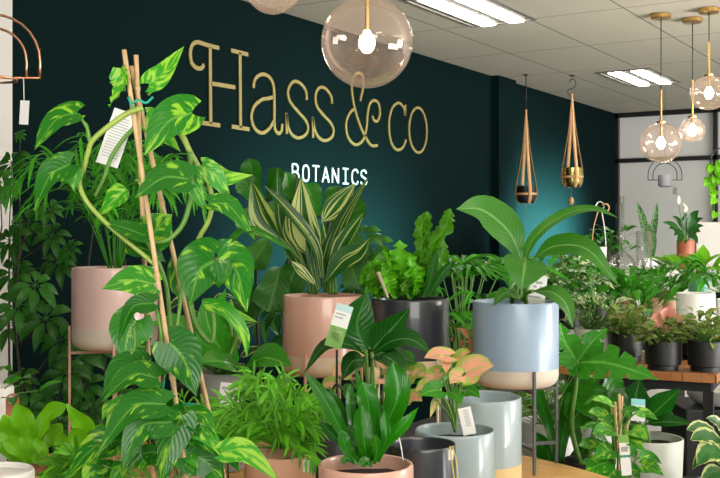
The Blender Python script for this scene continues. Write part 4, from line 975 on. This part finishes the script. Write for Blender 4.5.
m.build('papers', CARD, t, smooth=False)

# ---- rear bench
def bench(name, label, cat, pxa, pxb, da, db, z, m_, legm=BLK, th=.035, solid=False):
    ca = G((pxa+pxb)/2, da); xa = (pxa-360)/F*da; xb_ = (pxb-360)/F*da; cx = (xa+xb_)/2
    c = CAM+RT*cx+FW*(da+db)/2; c.z = 0; w = xb_-xa; dp = db-da
    t = thing(name, label, cat, c)
    m = MB(); m.box(c+Z*(z-th/2), RT, FW, Z, w, dp, th); bevel(m.build('top', m_, t, smooth=False), .003)
    if solid:
        m = MB(); m.box(c+Z*(z-th)/2, RT, FW, Z, w-.04, dp-.04, z-th-.001); m.build('cabinet_body', m_, t, smooth=False)
    else:
        for a in (-1, 1):
            for b_ in (-1, 1):
                m = MB(); m.box(c+RT*a*(w/2-.04)+FW*b_*(dp/2-.04)+Z*(z-th)/2, RT, FW, Z, .045, .045, z-th-.001); m.build('leg', legm, t, smooth=False)
    return t
bench('display_bench', 'long pale bench crowded with green plants behind the wooden table', 'table', 540, 760, 5.72, 7.05, .84, WHITE)
bench('display_counter', 'high white counter before the frosted partition carrying a copper pot plant', 'counter', 578, 770, 7.25, 7.9, 1.13, mat('white counter', (.60, .58, .54), .5), solid=True)
RB = .84
def rp(name, label, px, d, w, h, m, f):
    q = potted(name, label, 'potted plant', px, d, 0, w, h, m, None, rimz=RB+h, taper=.9, round_=.01); f(q); return q
B = bush
rp('potted_splashed_pothos', 'cream splashed pothos on the rear bench just right of the blue pot', 570, 6.0, .15, .13, BLKM, lambda q: B(q, M_NJOY, 90, .30, .22, .11, .065, 'heart', seed=71, lobe=.2, up=.2))
rp('potted_splashed_pothos', 'cream splashed pothos behind the first one, higher on the rear bench', 560, 6.55, .15, .16, WHITE, lambda q: B(q, M_NJOY, 80, .34, .22, .10, .05, 'lance', seed=72, up=.5))
rp('potted_bushy_aglaonema', 'bushy dark green plant on the rear bench left of the terracotta pots', 598, 6.1, .16, .14, BLKM, lambda q: B(q, M_PLAIN, 70, .22, .20, .15, .055, 'lance', seed=73, up=.8))
rp('potted_green_philodendron', 'mid green plant in a terracotta pot behind the dark bushy one', 622, 6.45, .14, .24, TERRA, lambda q: B(q, M_PLAIN, 40, .10, .18, .13, .055, 'lance', seed=74, up=.9))
rp('potted_upright_dracaena', 'upright glossy green plant behind the black pots, centre of rear bench', 640, 6.0, .14, .13, BLKM, lambda q: B(q, M_PLAIN, 54, .19, .17, .14, .045, 'lance', seed=75, up=1.1))
rp('potted_spiky_lily', 'narrow-leaved green plant between terracotta and white pots', 652, 6.5, .14, .15, PEACH, lambda q: B(q, M_PALM, 60, .20, .20, .14, .03, 'linear', seed=76, up=1.2))
rp('potted_lime_pothos', 'broad light green leaves over a mint pot on the rear bench', 699, 6.45, .13, .27, MINT, lambda q: (B(q, M_NEST, 26, .17, .20, .15, .09, 'heart', seed=77, up=.5, droop=.1, lobe=.25)))
rp('potted_spider_plant', 'light green arching plant at the right edge behind the white pots', 728, 6.2, .14, .2, BLKM, lambda q: B(q, M_PALM, 60, .26, .20, .20, .032, 'linear', seed=78, up=.9, droop=.6))
rp('potted_dark_lily', 'dark green plant half hidden behind the blue pot, left end of rear bench', 545, 6.3, .15, .15, BLKM, lambda q: B(q, M_PLAIN, 50, .30, .2, .13, .05, 'lance', seed=79, up=.7))
rp('potted_tall_green', 'leafy green plant in a peach pot, right of the terracotta pot', 668, 6.75, .14, .18, PEACH, lambda q: B(q, M_LILY, 44, .14, .2, .14, .06, 'lance', seed=80, up=.7))
rp('potted_green_fern', 'fresh green fern low at the left end of the rear bench', 588, 6.75, .14, .2, WHITE, lambda q: B(q, M_MONST, 60, .20, .2, .12, .04, 'lance', seed=81, up=.7))
q = thing('ceramic_pot', 'large plain white empty pot above the black pots at right', 'pot', G(695.5, 5.93, RB)); pot_parts(q, G(695.5, 5.93), .107, RB, ZY(294, 5.82), WHITE, soil=False, round_=.01)
q = thing('ceramic_pot', 'plain white pot cut by the right picture edge beside the large white one', 'pot', G(735, 5.93, RB)); pot_parts(q, G(735, 5.93), .10, RB, ZY(300, 5.83), WHITE, soil=False, round_=.01)
# counter items
CZ = 1.13
def cp(name, label, px, d, w, rimy, m, f):
    z1 = ZY(rimy, d); q = potted(name, label, 'potted plant', px, d, 0, w, z1-CZ, m, None, rimz=z1, round_=.008); f(q); return q
def plily(q):
    mb = MB(); sb = MB(); d = 7.4
    for (x0, y0, x1, y1, w, dz) in [(683, 236, 662, 222, 7, 0), (684, 232, 672, 216, 6, .05), (687, 232, 699, 210, 9, 0), (686, 236, 694, 222, 9, .05), (684, 236, 674, 236, 7, -.05), (688, 238, 701, 232, 8, -.05), (690, 236, 704, 226, 7, 0), (685, 232, 684, 212, 8, .1), (682, 238, 668, 228, 7, .05), (688, 232, 704, 218, 6, .08), (684, 238, 678, 244, 7, -.08), (690, 238, 698, 244, 7, -.08)]:
        mb.leaf(PT([(x0, y0, dz), ((x0+x1)/2, (y0+y1)/2-4, dz), (x1, y1, dz-.03)], d), w*d/F, nv(R.uniform(-.3, .3), .7), 'lance', nv=8, nu=2, rnd=R.random())
        sb.tube(PT([(685.5, 243, 0), (x0, y0, dz)], d), .003, 5)
    for l in ([(685, 243), (681, 220), (679, 204)], [(686, 243), (685, 222), (684, 211)]): vine(sb, l, .7, d, 8)
    mb.build('foliage', M_DARK, q.t); sb.build('stems', STEM, q.t)
    fb = MB()
    for l in ([(679, 205), (678.5, 200), (679, 195)], [(684, 212), (686, 208), (683, 203)]): fb.leaf(PT(l, d), .028, nv(.3, .1), 'ovate', nv=8, nu=2, fold=.6)
    fb.build('flower', M_FLOWER, q.t)
cp('potted_copper_lily', 'peace lily with white flowers in a copper-orange pot on the high counter', 685.5, 7.5, .125, 240, mat('copper orange pot', (.46, .13, .06), .4), plily)
def snake(q):
    mb = MB(); d = 7.5
    for (l, w) in [([(648, 258), (645, 230), (637, 202)], 8), ([(650, 258), (653, 232), (657, 202)], 7), ([(652, 260), (654, 245), (655, 234)], 4.5), ([(647, 258), (648, 240), (649, 222)], 5)]:
        mb.leaf(PT(l, d), w*d/F, nv(0, .1), 'snake', nv=14, nu=2, fold=.3)
    mb.build('foliage', M_SNAKE, q.t)
cp('potted_snake_plant', 'banded snake plant standing on the counter beside the glass vases', 650, 7.55, .11, 257, WHITE, snake)
def vase(px, d, prof, label):
    c = G(px, d, CZ); t = thing('glass_vase', label, 'vase', c, 'clear glass vases on the counter')
    m = MB(); w = .003; inn = [(max(.001, r-w), max(z, .006)) for r, z in prof][::-1]; m.lathe(c, prof+inn, 32); m.build('glass', CLEAR, t)
k = 7.35/F
vase(622, 7.35, [(.085, 0), (.098, .02), (.10, .05), (.075, .09), (.03, .125), (.017, .15), (.016, ZY(196, 7.35)-CZ)], 'tall clear glass flask with a long thin neck on the counter')
vase(644, 7.35, [(.052, 0), (.054, .01), (.054, ZY(231, 7.35)-CZ)], 'straight clear glass cylinder vase before the snake plant')
vase(607, 7.62, [(.06, 0), (.07, .03), (.06, .08), (.03, .10), (.03, .12)], 'low rounded clear glass jar behind the flask')
q = cp('potted_counter_vine', 'dark leafy plant behind the flask at the left end of the counter', 612, 7.75, .11, 252, BLKM, lambda q: B(q, M_PLAIN, 30, .26, .14, .10, .04, 'lance', seed=91, up=.4))
q = cp('potted_counter_greens', 'dark green plant on the counter left, behind the white strap-handled pot', 596, 7.72, .11, 256, BLKM, lambda q: B(q, M_PLAIN, 30, .20, .14, .10, .04, 'lance', seed=92, up=.4))
# white pot with leather handle
c = G(599, 7.35, CZ); t = thing('strap_handled_pot', 'small white pot with a tall tan leather loop handle on the counter', 'pot', c)
m = MB(); zr = ZY(247, 7.35); m.lathe(c, [(.036, 0), (.05, .01), (.055, zr-CZ), (.050, zr-CZ), (.045, .02), (.0005, .012)], 32); flat_smooth(m.build('pot', WHITE, t))
for s in (-1, 1):
    m = MB(); m.tube([P(599+s*7, 248, 7.35), P(599+s*5.5, 228, 7.35), P(600+s*1.5, 210, 7.35)], .0045, 8, seg=8); m.build('strap', LEATHER if s < 0 else WHITE, t)
m = MB(); n = 20
m.tube([P(600+4.0*math.cos(a*2*PI/n), 206+4.2*math.sin(a*2*PI/n), 7.35) for a in range(n+1)], .005, 6); m.build('ring', mat('steel ring', (.6, .6, .6), .3, metal=1), t)
m = MB(); m.tube([P(602, 205, 7.34), P(607, 204, 7.33), P(609, 209, 7.33), P(604, 213, 7.34)], .006, 8, seg=10); m.build('leather_loop', LEATHER, t)
# white monitor-like panel
c = P(725, 238, 7.6); t = thing('white_panel', 'plain white upright panel on the counter at the right edge', 'panel', Vector((c.x, c.y, CZ)))
m = MB(); zt = ZY(222, 7.6); m.box(Vector((c.x, c.y, (zt+CZ)/2)), RT, FW, Z, 60*7.6/F, .05, zt-CZ-.001); bevel(m.build('panel', mat('pale panel', (.55, .53, .50), .5), t, smooth=False), .006)
# wire arch hanger with grey pot, in front of partition
def arch(mb, cx, r, yb, yt, d, th):
    h = yb-yt; pts = [(cx-r, yb)]; pts += [(cx-r*math.cos(a*PI/14), yb-(h-r) - r*math.sin(a*PI/14)) for a in range(15)]; pts += [(cx+r, yb)]
    mb.tube([P(a, b_, d) for a, b_ in pts], th, 6)
d = 9.5
t = thing('wire_planter', 'black double-arch wire hanger with a small grey pot in front of the partition', 'hanging planter', P(665, 180, d))
m = MB(); arch(m, 665, 17, 180, 158, d, .004); arch(m, 665, 12, 180, 163, d, .004); m.tube([P(648, 180, d), P(682, 180, d)], .004, 6)
m.tube([P(665, 158.2, d), G(665, d, CEIL)], .0015, 5); m.build('wire_arch', BLKP, t)
m = MB(); c = P(665, 187, d); hh = 12*d/F; rr_ = 6.8*d/F; m.lathe(c, [(rr_-.015, 0), (rr_-.004, .008), (rr_, .02), (rr_, hh), (rr_-.006, hh), (rr_-.012, .02), (.0005, .012)], 32); flat_smooth(m.build('pot', GREY, t))
m = MB(); m.box(P(675, 191, d), RT, UP, FW, 4.2*d/F, 7*d/F, .003); m.tube([P(675, 180, d), P(675, 188, d)], .001, 4); m.build('hang_tag', mat('dark grey tag', (.14, .14, .14), .6), t, smooth=False)
d = 7.0
t = thing('wire_planter', 'black wire hanging planter with heart-leaved vine trailing at the right edge', 'hanging planter', P(722, 170, d))
m = MB(); arch(m, 722, 11, 184, 148, d, .004); m.tube([P(711, 184, d), P(733, 184, d)], .004, 6); m.tube([P(722, 148.2, d), G(722, d, CEIL)], .0015, 5); m.build('wire_arch', BLKP, t)
m = MB(); c = P(722, 184, d); m.lathe(c, [(.05, 0), (.058, .006), (.06, .085), (.055, .085), (.05, .012), (.0005, .01)], 28); flat_smooth(m.build('pot', BLKP, t))
mb = MB(); sb = MB(); rr = random.Random(17)
for k in range(22):
    x = rr.uniform(707, 722); y = rr.uniform(160, 215) if x < 716 else rr.uniform(158, 175); y = y if k % 2 else rr.uniform(160, 178)
    a = rr.uniform(-1, 1); mb.leaf(PT([(x, y, 0), (x+2*math.sin(a), y+3, -.02), (x+5*math.sin(a), y+6.5, -.02)], d-rr.uniform(0, .08)), rr.uniform(6, 8)*d/F, nv(rr.uniform(-.5, .5), .4), 'heart', nv=8, nu=2, lobe=.3, rnd=rr.random())
for l in ([(719, 172), (711, 165), (709, 185), (711, 216)], [(720, 172), (716, 168), (715, 190), (714, 213)], [(719, 172), (708, 168), (707, 180)]): vine(sb, l, .8, d-.03, 12)
mb.build('foliage', M_NEST, t); sb.build('stems', STEM, t)
# wire stand at left end of partition
t = thing('wire_rack', 'thin black wire arch standing on the counter left of the flask', 'rack', G(619, 7.6, CZ)); m = MB()
arch(m, 619, 3, 257, 203, 7.6, .003); m.build('wire_arch', BLKP, t)

# ---- hanging leather planters
def leather(px, topy, d, apexy, poty0, poty1, w, potm, label, hook):
    c = P(px, (poty0+poty1)/2, d); t = thing('hanging_planter', label, 'hanging planter', (c.x, c.y, ZY(poty1, d)), 'leather strap hanging planters')
    k = d/F; r = w/2*k; h = (poty1-poty0)*k; zb_ = ZY(poty1, d); base = Vector((c.x, c.y, zb_))
    m = MB(); m.lathe(base, [(r*.70, 0), (r*.92, h*.10), (r, h*.28), (r, h), (r-.006, h), (r-.010, h*.3), (.0005, h*.1)], 36); flat_smooth(m.build('pot', potm, t))
    za = ZY(apexy, d); ap = Vector((c.x, c.y, za))
    for i in range(4):
        a = math.radians(12+90*i); D = RT*math.sin(a)-FW*math.cos(a); S = D.cross(Z)
        m = MB(); pts = [ap+D*.004, ap.lerp(base+D*(r+.004)+Z*h, .5)-Z*0-D*.01, base+D*(r+.005)+Z*h*.95, base+D*(r+.005)+Z*h*.3, base+D*(r*.75)-Z*.004]
        cs = curve(pts, 16); vs = []; fs = []
        for j, p in enumerate(cs):
            ww = .004+.010*min(1, j/5)
            for q_ in (S*ww, -S*ww):
                for e in (0, .0025): vs.append(p+q_+D*e)
        for j in range(16):
            a_ = 4*j; b_ = a_+4; fs += [(a_, a_+2, b_+2, b_), (a_+1, b_+1, b_+3, a_+3), (a_, b_, b_+1, a_+1), (a_+2, a_+3, b_+3, b_+2)]
        m.add(vs, fs); m.build('strap', LEATHER, t)
    m = MB(); zz = zb_+h*.52; m.lathe(Vector((c.x, c.y, zz)), [(r+.004, -.010), (r+.009, -.010), (r+.009, .010), (r+.004, .010)], 36, closed=True); m.build('belt', LEATHER, t)
    m = MB(); m.tube([ap-Z*.01, ap+Z*.03], .008, 8); m.build('strap_knot', LEATHER, t)
    if hook:
        m = MB(); hk = [(px-.2, apexy+.5), (px-3.6, apexy-3.5), (px-4, apexy-7), (px+1, apexy-9), (px+4, apexy-12), (px+2.5, apexy-17), (px-1, apexy-17.5), (px-2.2, apexy-14)]
        m.tube([P(a, b_, d) for a, b_ in hk], .0035, 8, seg=30); m.build('s_hook', BLKP, t)
        m = MB(); m.tube([P(px, apexy-17.5, d), G(px, d, CEIL)], .0025, 6); m.lathe(G(px, d, CEIL-.008), [(.02, 0), (.022, .008)], 16); m.build('ceiling_fixing', BLKP, t)
    else:
        m = MB(); m.tube([ap+Z*.02, G(px, d, CEIL)], .0045, 8); m.lathe(G(px, d, CEIL-.012), [(.014, 0), (.016, .012)], 16); m.build('cord', BLKP, t)
    m = MB()
    if hook:
        m.tube([base-Z*0, P(px-1, 197, d)], .001, 4); m.build('thread', LEATHER, t)
        m = MB(); cc = P(px-1, 201, d); n = 12
        m.lathe(cc, [(max(.0004, 3*k*math.sin(PI*i/n)), -4.3*k*math.cos(PI*i/n)) for i in range(n+1)], 20); m.build('wooden_disc', mat('pale wood', (.55, .33, .14), .6), t)
    else:
        m.tube([base, P(px, 218, d)], .001, 4); m.build('thread', LEATHER, t)
leather(526, 75, 8.65, 113, 186, 203, 20, BLKP, 'black pot in tan leather straps hanging on a plain cord, left of the brass one', False)
leather(572, 77, 8.7, 97, 168, 187, 20, mat('polished brass', (.60, .46, .14), .2, metal=1), 'brass pot in tan leather straps hanging from a black hook with a wooden disc', True)
# ---- copper arch planter at top left
d = 2.9
t = thing('copper_wire_planter', 'copper double-arch wire hanging planter with a white tag, top left corner', 'hanging planter', P(-5, 79, d))
m = MB(); arch(m, -7, 47, 79, 14.5, d, .0036); arch(m, -7, 33.5, 79, 28, d, .0036)
m.tube([P(-54, 78, d), P(40, 78, d)], .0036, 6)
m.build('wire_arch', COPPER, t)
m = MB(); n = 40; c = P(-7, 79, d); rr_ = 23*d/F; m.tube([c+RT*rr_*math.cos(a*2*PI/n)+FW*rr_*math.sin(a*2*PI/n)-Z*.001 for a in range(n+1)], .0036, 6); m.build('pot_ring', COPPER, t)
m = MB(); m.tube([P(-7, 14.5, d), G(-7, d, CEIL)], .0015, 5); m.build('cord', mat('dark cord', (.02, .018, .016), .6), t)
m = MB(); m.tube([P(23.5, 78, d-.004), P(24, 100, d-.004)], .0013, 5); m.build('string', WHITE, t)
card(t, (24.3, 112.5), d-.004, 9, 24, 3, None, 'price_tag', tilt=0)

# ================================================================== LOW BENCH AND FLOOR PLANTS, LOWER RIGHT
LB = .42
def lowbench():
    xa, xb_, da, db = .62, 1.55, 3.0, 4.15
    c = CAM+RT*(xa+xb_)/2+FW*(da+db)/2; c.z = 0
    t = thing('low_bench', 'low dark bench under the plants at the lower right', 'bench', c)
    m = MB(); m.box(c+Z*(LB-.02), RT, FW, Z, xb_-xa, db-da, .04); m.build('top', BLK, t, smooth=False)
    for a in (-1, 1):
        for b_ in (-1, 1):
            m = MB(); m.box(c+RT*a*((xb_-xa)/2-.05)+FW*b_*((db-da)/2-.05)+Z*(LB-.041)/2, RT, FW, Z, .05, .05, LB-.041); m.build('leg', BLK, t, smooth=False)
lowbench()
q = potted('potted_variegated_rubber', 'cream edged variegated plant in a white pot seen between the blue pot stand legs', 'potted plant', 548, 3.85, 0, .21, .28, WHITE, rimz=.70, taper=.92)
bush(q, M_EDGE, 46, .30, .17, .12, .055, 'ovate', seed=51, up=.3)
bushq = q
q = potted('potted_calathea', 'large greenish white pot with broad dark leaves and a blue topped tag, lower right', 'potted plant', 650, 3.5, 0, .22, .285, mat('greenish white glaze', (.60, .62, .55), .4), rimz=ZY(437, 3.5), taper=.9)
d = 3.5
m1 = MB(); sb = MB()
lil([(646, 420), (662, 406, -.02), (681, 388, -.05)], 26, nv(-.1, .8), 'lance', .9, .3)
lil([(645, 424), (665, 422, -.07), (694, 424, -.12)], 20, nv(0, 1.2), 'lance', .1, .3)
lil([(640, 420), (636, 398, .0), (640, 378, .0)], 28, nv(-.2, .2), 'ovate', .2)
lil([(638, 418), (622, 404, -.02), (604, 398, -.04)], 36, nv(0, .8), 'ovate', .1)
lil([(640, 425), (625, 425, -.06), (606, 436, -.1)], 28, nv(0, 1.0), 'ovate', .1)
lil([(650, 425, .03), (662, 416, .06), (678, 424, .06)], 26, nv(0, .9), 'ovate', .0)
for l in ([(648, 445), (646, 430), (646, 420)], [(645, 445), (640, 432), (640, 420)], [(650, 445), (648, 434), (645, 424)]): vine(sb, l, 4, d, 8)
m1.build('foliage', M_DARK, q.t); sb.build('stems', STEM, q.t)
card(q.t, (638, 410), 3.4, 14, 22, 4, [(0, 1, 0, .28, mat('pale teal print', (.25, .6, .62), .5)), (.1, .8, .4, .46, CARDG), (.1, .8, .55, .6, CARDG)], 'picture_tag')
# monstera
d = 3.45
q = potted('potted_monstera', 'split-leaved monstera rising behind the honey wood table beside the blue pot', 'potted plant', 588, d, 0, .17, .22, BLKP, rimz=.64)
m1 = MB(); sb = MB()
def mon(l, w, n, rnd=.5, cutn=3.2): m1.leaf(PT(l, d), w*d/F, n, 'heart', nv=56, nu=7, fold=.12, rnd=rnd, lobe=.2, cut=(cutn, 1.0))
mon([(576, 360), (565, 342), (560, 322)], 34, nv(.3, .2), .7, 2.4)
mon([(577, 362), (592, 342, -.02), (608, 328, -.03)], 26, nv(-.2, .3), .6, 2.4)
mon([(578, 362), (612, 364, -.08), (660, 380, -.14)], 44, nv(-.1, .7), .5, 5.2)
mon([(601, 408), (592, 392, .05), (596, 375, .05)], 50, nv(.1, .2), .0, 2)
mon([(596, 395), (580, 410, .02), (566, 432, .02)], 44, nv(.2, .4), .0, 2)
mon([(606, 395, .1), (620, 400, .12), (632, 420, .12)], 40, nv(-.2, .4), .0, 2)
for l in ([(586, 480), (572, 430), (576, 385), (577, 360)], [(588, 480), (592, 440), (601, 408)], [(590, 480, .03), (600, 440, .06), (606, 395, .1)]): vine(sb, l, 6, d, 16, .6)
m1.build('foliage', M_MONST, q.t); sb.build('stems', STEM, q.t)
# upright strap leaves between stand legs
q = potted('potted_bird_of_paradise', 'tall plant with thick stalks between the blue pot stand legs and the monstera', 'potted plant', 556, 3.55, 0, .15, .22, BLKP, rimz=.60)
d = 3.55; m1 = MB()
lil([(556, 490), (552, 440), (540, 400), (530, 372)], 13, nv(.2, .2), 'strap', .4)
lil([(558, 490), (562, 440), (572, 400), (578, 380)], 18, nv(-.2, .2), 'strap', .4)
lil([(554, 490), (544, 450), (532, 430, -.03)], 20, nv(0, .4), 'ovate', .2)
lil([(560, 490), (580, 455), (596, 436)], 16, nv(-.2, .4), 'lance', .2)
lil([(552, 492), (552, 470), (545, 440)], 30, nv(0, .4), 'ovate', .2)
m1.build('foliage', M_STRAP, q.t)
# staked pothos in front right
d = 3.12
q = potted('potted_staked_pothos', 'small bright variegated pothos on short bamboo canes, lower right', 'potted plant', 616, d, 0, .13, .16, BLKP, rimz=.60)
for a, b_ in (((619, 394), (622, 480)), ((622, 396), (618, 480)), ((612, 406), (614, 480)), ((630, 414), (616, 480)), ((615, 402), (619, 480))): stake(q, a, b_, d-R.uniform(-.02, .02), d, .0042, 4)
mb = MB(); sb = MB(); rr = random.Random(55)
for (x, y, x1, y1, w) in [(612, 404, 592, 400, 10), (606, 418, 588, 412, 12), (612, 430, 592, 434, 14), (600, 448, 578, 446, 15), (612, 450, 594, 460, 16), (608, 462, 584, 474, 18), (625, 414, 640, 410, 9), (636, 412, 658, 420, 10), (622, 436, 646, 452, 14), (640, 456, 662, 464, 12), (642, 466, 664, 476, 14), (632, 430, 648, 440, 16), (616, 470, 602, 486, 22), (626, 466, 640, 480, 14), (604, 436, 585, 424, 12), (602, 470, 580, 462, 14), (614, 420, 604, 430, 12), (626, 446, 636, 460, 13)]:
    dz = rr.uniform(-.1, .06)
    lpx(mb, [(x, y, dz*.5), ((x+x1)/2, (y+y1)/2-2, dz), (x1, y1, dz-.03)], w*1.25, d, rnd=rr.random(), n=nv(rr.uniform(-.3, .3), .8), nv=10, nu=3, lobe=.25)
    vine(sb, [(616+(x-616)*.2, min(480, y+34), 0), ((616+x)/2, y+12, dz*.4), (x, y, dz*.5)], 2, d, 8)
mb.build('foliage', M_POTHOSB, q.t); sb.build('vine', STEM, q.t)
card(q.t, (625, 455), d-.1, 10, 40, -3, [(.15, .8, .3, .42, CARDG), (0, 1, .5, .56, TIE), (0, 1, 0, .2, CARDL)], 'plant_tag')
# cream variegated at bottom right
d = 3.25
q = potted('potted_cream_leaf_plant', 'plant with cream margined broad leaves at the bottom right corner', 'potted plant', 722, d, 0, .16, .2, BLKP, rimz=.62)
mb = MB(); sb = MB()
for (x0, y0, xm, ym, x1, y1, w, dz) in [(718, 436, 700, 428, 686, 430, 14, 0), (722, 442, 704, 436, 690, 440, 16, -.03), (724, 456, 708, 452, 697, 466, 20, -.06), (716, 460, 702, 456, 692, 470, 10, -.02), (726, 446, 735, 440, 742, 436, 18, -.03), (722, 470, 712, 474, 700, 484, 16, -.06), (722, 430, 716, 422, 706, 418, 12, .05)]:
    lpx(mb, [(x0, y0, dz), (xm, ym, dz-.02), (x1, y1, dz-.05)], w*1.2, d, 'ovate', nv(.1, .8), rnd=R.random(), nv=12, nu=5, wave=.04)
    vine(sb, [(722, 484, 0), (724, (y0+484)/2, dz*.5), (x0, y0, dz)], 2.4, d, 8)
mb.build('foliage', M_EDGE, q.t); sb.build('stems', STEM, q.t)
t = thing('floor_stand', 'small dark stand under the cream margined plant', 'plant stand', G(722, d)); m = MB(); c_ = G(722, d, 0); m.lathe(c_, [(.1, 0), (.1, .01), (.015, .02), (.015, .4), (.09, .405), (.09, .42)], 28); flat_smooth(m.build('pedestal', BLK, t))
# black crate and white bowl on floor under the wooden table's end
def crate(px, d, w, dp, h, label, m_=BLKP):
    c = G(px, d); t = thing('storage_crate', label, 'crate', c); m = MB(); m.box(c+Z*h/2, RT, FW, Z, w, dp, h); bevel(m.build('crate', m_, t, smooth=False), .01); return t
crate(722, 5.75, .55, .45, .45, 'black crate under the wooden table end, below the wide white bowl')
c = G(722, 5.7, .45); t = thing('ceramic_bowl', 'wide white bowl on the black crate beyond the wooden table leg', 'bowl', c)
m = MB(); zr = .09; m.lathe(c, [(.10, 0), (.15, .01), (.185, .05), (.19, zr), (.184, zr), (.178, .05), (.14, .016), (.0005, .014)], 48); flat_smooth(m.build('bowl', WHITE, t))
# white box pots & foliage beyond the low bench, under the table
q = potted('potted_floor_plant', 'variegated greenery in shade under the wooden table, left of the calathea', 'potted plant', 600, 5.6, 0, .26, .26, WHITE, rimz=.36); bush(q, M_NJOY, 50, .32, .22, .13, .06, 'ovate', seed=95, up=.4)
q = potted('potted_floor_plant', 'dark leafy plant on the floor under the wooden table, behind the variegated pot', 'potted plant', 556, 5.2, 0, .26, .26, WHITE, rimz=.40); bush(q, M_PLAIN, 60, .36, .24, .14, .05, 'lance', seed=96, up=.6)
q = potted('potted_floor_plant', 'white floor pot with dark foliage far back under the rear bench', 'potted plant', 520, 5.0, 0, .26, .28, WHITE, rimz=.42); bush(q, M_PLAIN, 60, .5, .24, .14, .05, 'lance', seed=97, up=.6)
q = potted('potted_floor_plant', 'tall leafy floor plant behind the blue pot, in front of the teal wall', 'potted plant', 500, 5.6, 0, .30, .32, BLKP, rimz=.36); bush(q, M_PLAIN, 90, .85, .28, .16, .05, 'lance', seed=98, up=.6)

# ================================================================== LIGHT
w = bpy.data.worlds.new('World'); SC.world = w; w.use_nodes = True
w.node_tree.nodes['Background'].inputs[0].default_value = (1, .985, .95, 1); w.node_tree.nodes['Background'].inputs[1].default_value = .30
def area(name, loc, to, sx, sy, e, col, spread=180):
    l = bpy.data.lights.new(name, 'AREA'); l.shape = 'RECTANGLE'; l.size = sx; l.size_y = sy; l.energy = e; l.color = col
    o = bpy.data.objects.new(name, l); COL.objects.link(o); o.location = loc
    l.spread = math.radians(spread)
    o.rotation_euler = (Vector(to)-Vector(loc)).to_track_quat('-Z', 'Y').to_euler(); return o
area('added_area_light', (5.6, -.8, 2.6), (2.9, 3.2, 1.0), 2.4, 1.4, 140, (1, .97, .92))  # added key light, high behind the camera; no window is modelled
area('added_area_light', (8.8, 7.5, 1.6), (2.5, 8.2, 1.2), 3.5, 1.8, 400, (1, .99, .96))  # added from the right to brighten the back partition
area('added_area_light', (7.5, 4.5, .8), (5.5, 5.0, 2.7), 3.5, 1.2, 330, (1, .97, .92), 110)  # added uplight from the side to brighten the ceiling
area('added_area_light', (4.5, -1.5, .6), (4.3, 1.0, 2.7), 3.5, 1.2, 120, (1, .97, .92), 80)  # added low uplight behind the camera for the near ceiling
def lamp(name, p, e, col, r=.05):
    l = bpy.data.lights.new(name, 'POINT'); l.energy = e; l.color = col; l.shadow_soft_size = r
    o = bpy.data.objects.new(name, l); COL.objects.link(o); o.location = p; return o
lw = onwall(545, 230); area('added_wall_glow', (.8, lw.y, 1.25), (0, lw.y, 1.4), 1.5, .3, 110, (.5, 1, .97), 90)  # unseen light added for the teal glow on the wall
lw = onwall(330, 240); area('added_wall_glow', (.8, lw.y, 1.0), (0, lw.y, 1.25), 1.8, .3, 45, (.5, 1, .97), 90)  # second unseen light, added for the glow mid-wall behind the plants
# ================================================================== CAMERA
cd = bpy.data.cameras.new('Camera'); co = bpy.data.objects.new('Camera', cd); COL.objects.link(co); SC.camera = co
cd.sensor_width = 36; cd.lens = 36*F/720; cd.shift_y = -(239-HY)/720
co.location = CAM; co.rotation_euler = (PI/2, 0, YAW)
SC.view_settings.view_transform = 'Standard'; SC.view_settings.look = 'None'; SC.view_settings.gamma = 1; SC.view_settings.exposure = -.2; SC.view_settings.use_curve_mapping = False
SC.cycles.max_bounces = 8; SC.cycles.transparent_max_bounces = 16; SC.cycles.sample_clamp_indirect = 6
SC.cycles.caustics_reflective = False; SC.cycles.caustics_refractive = False
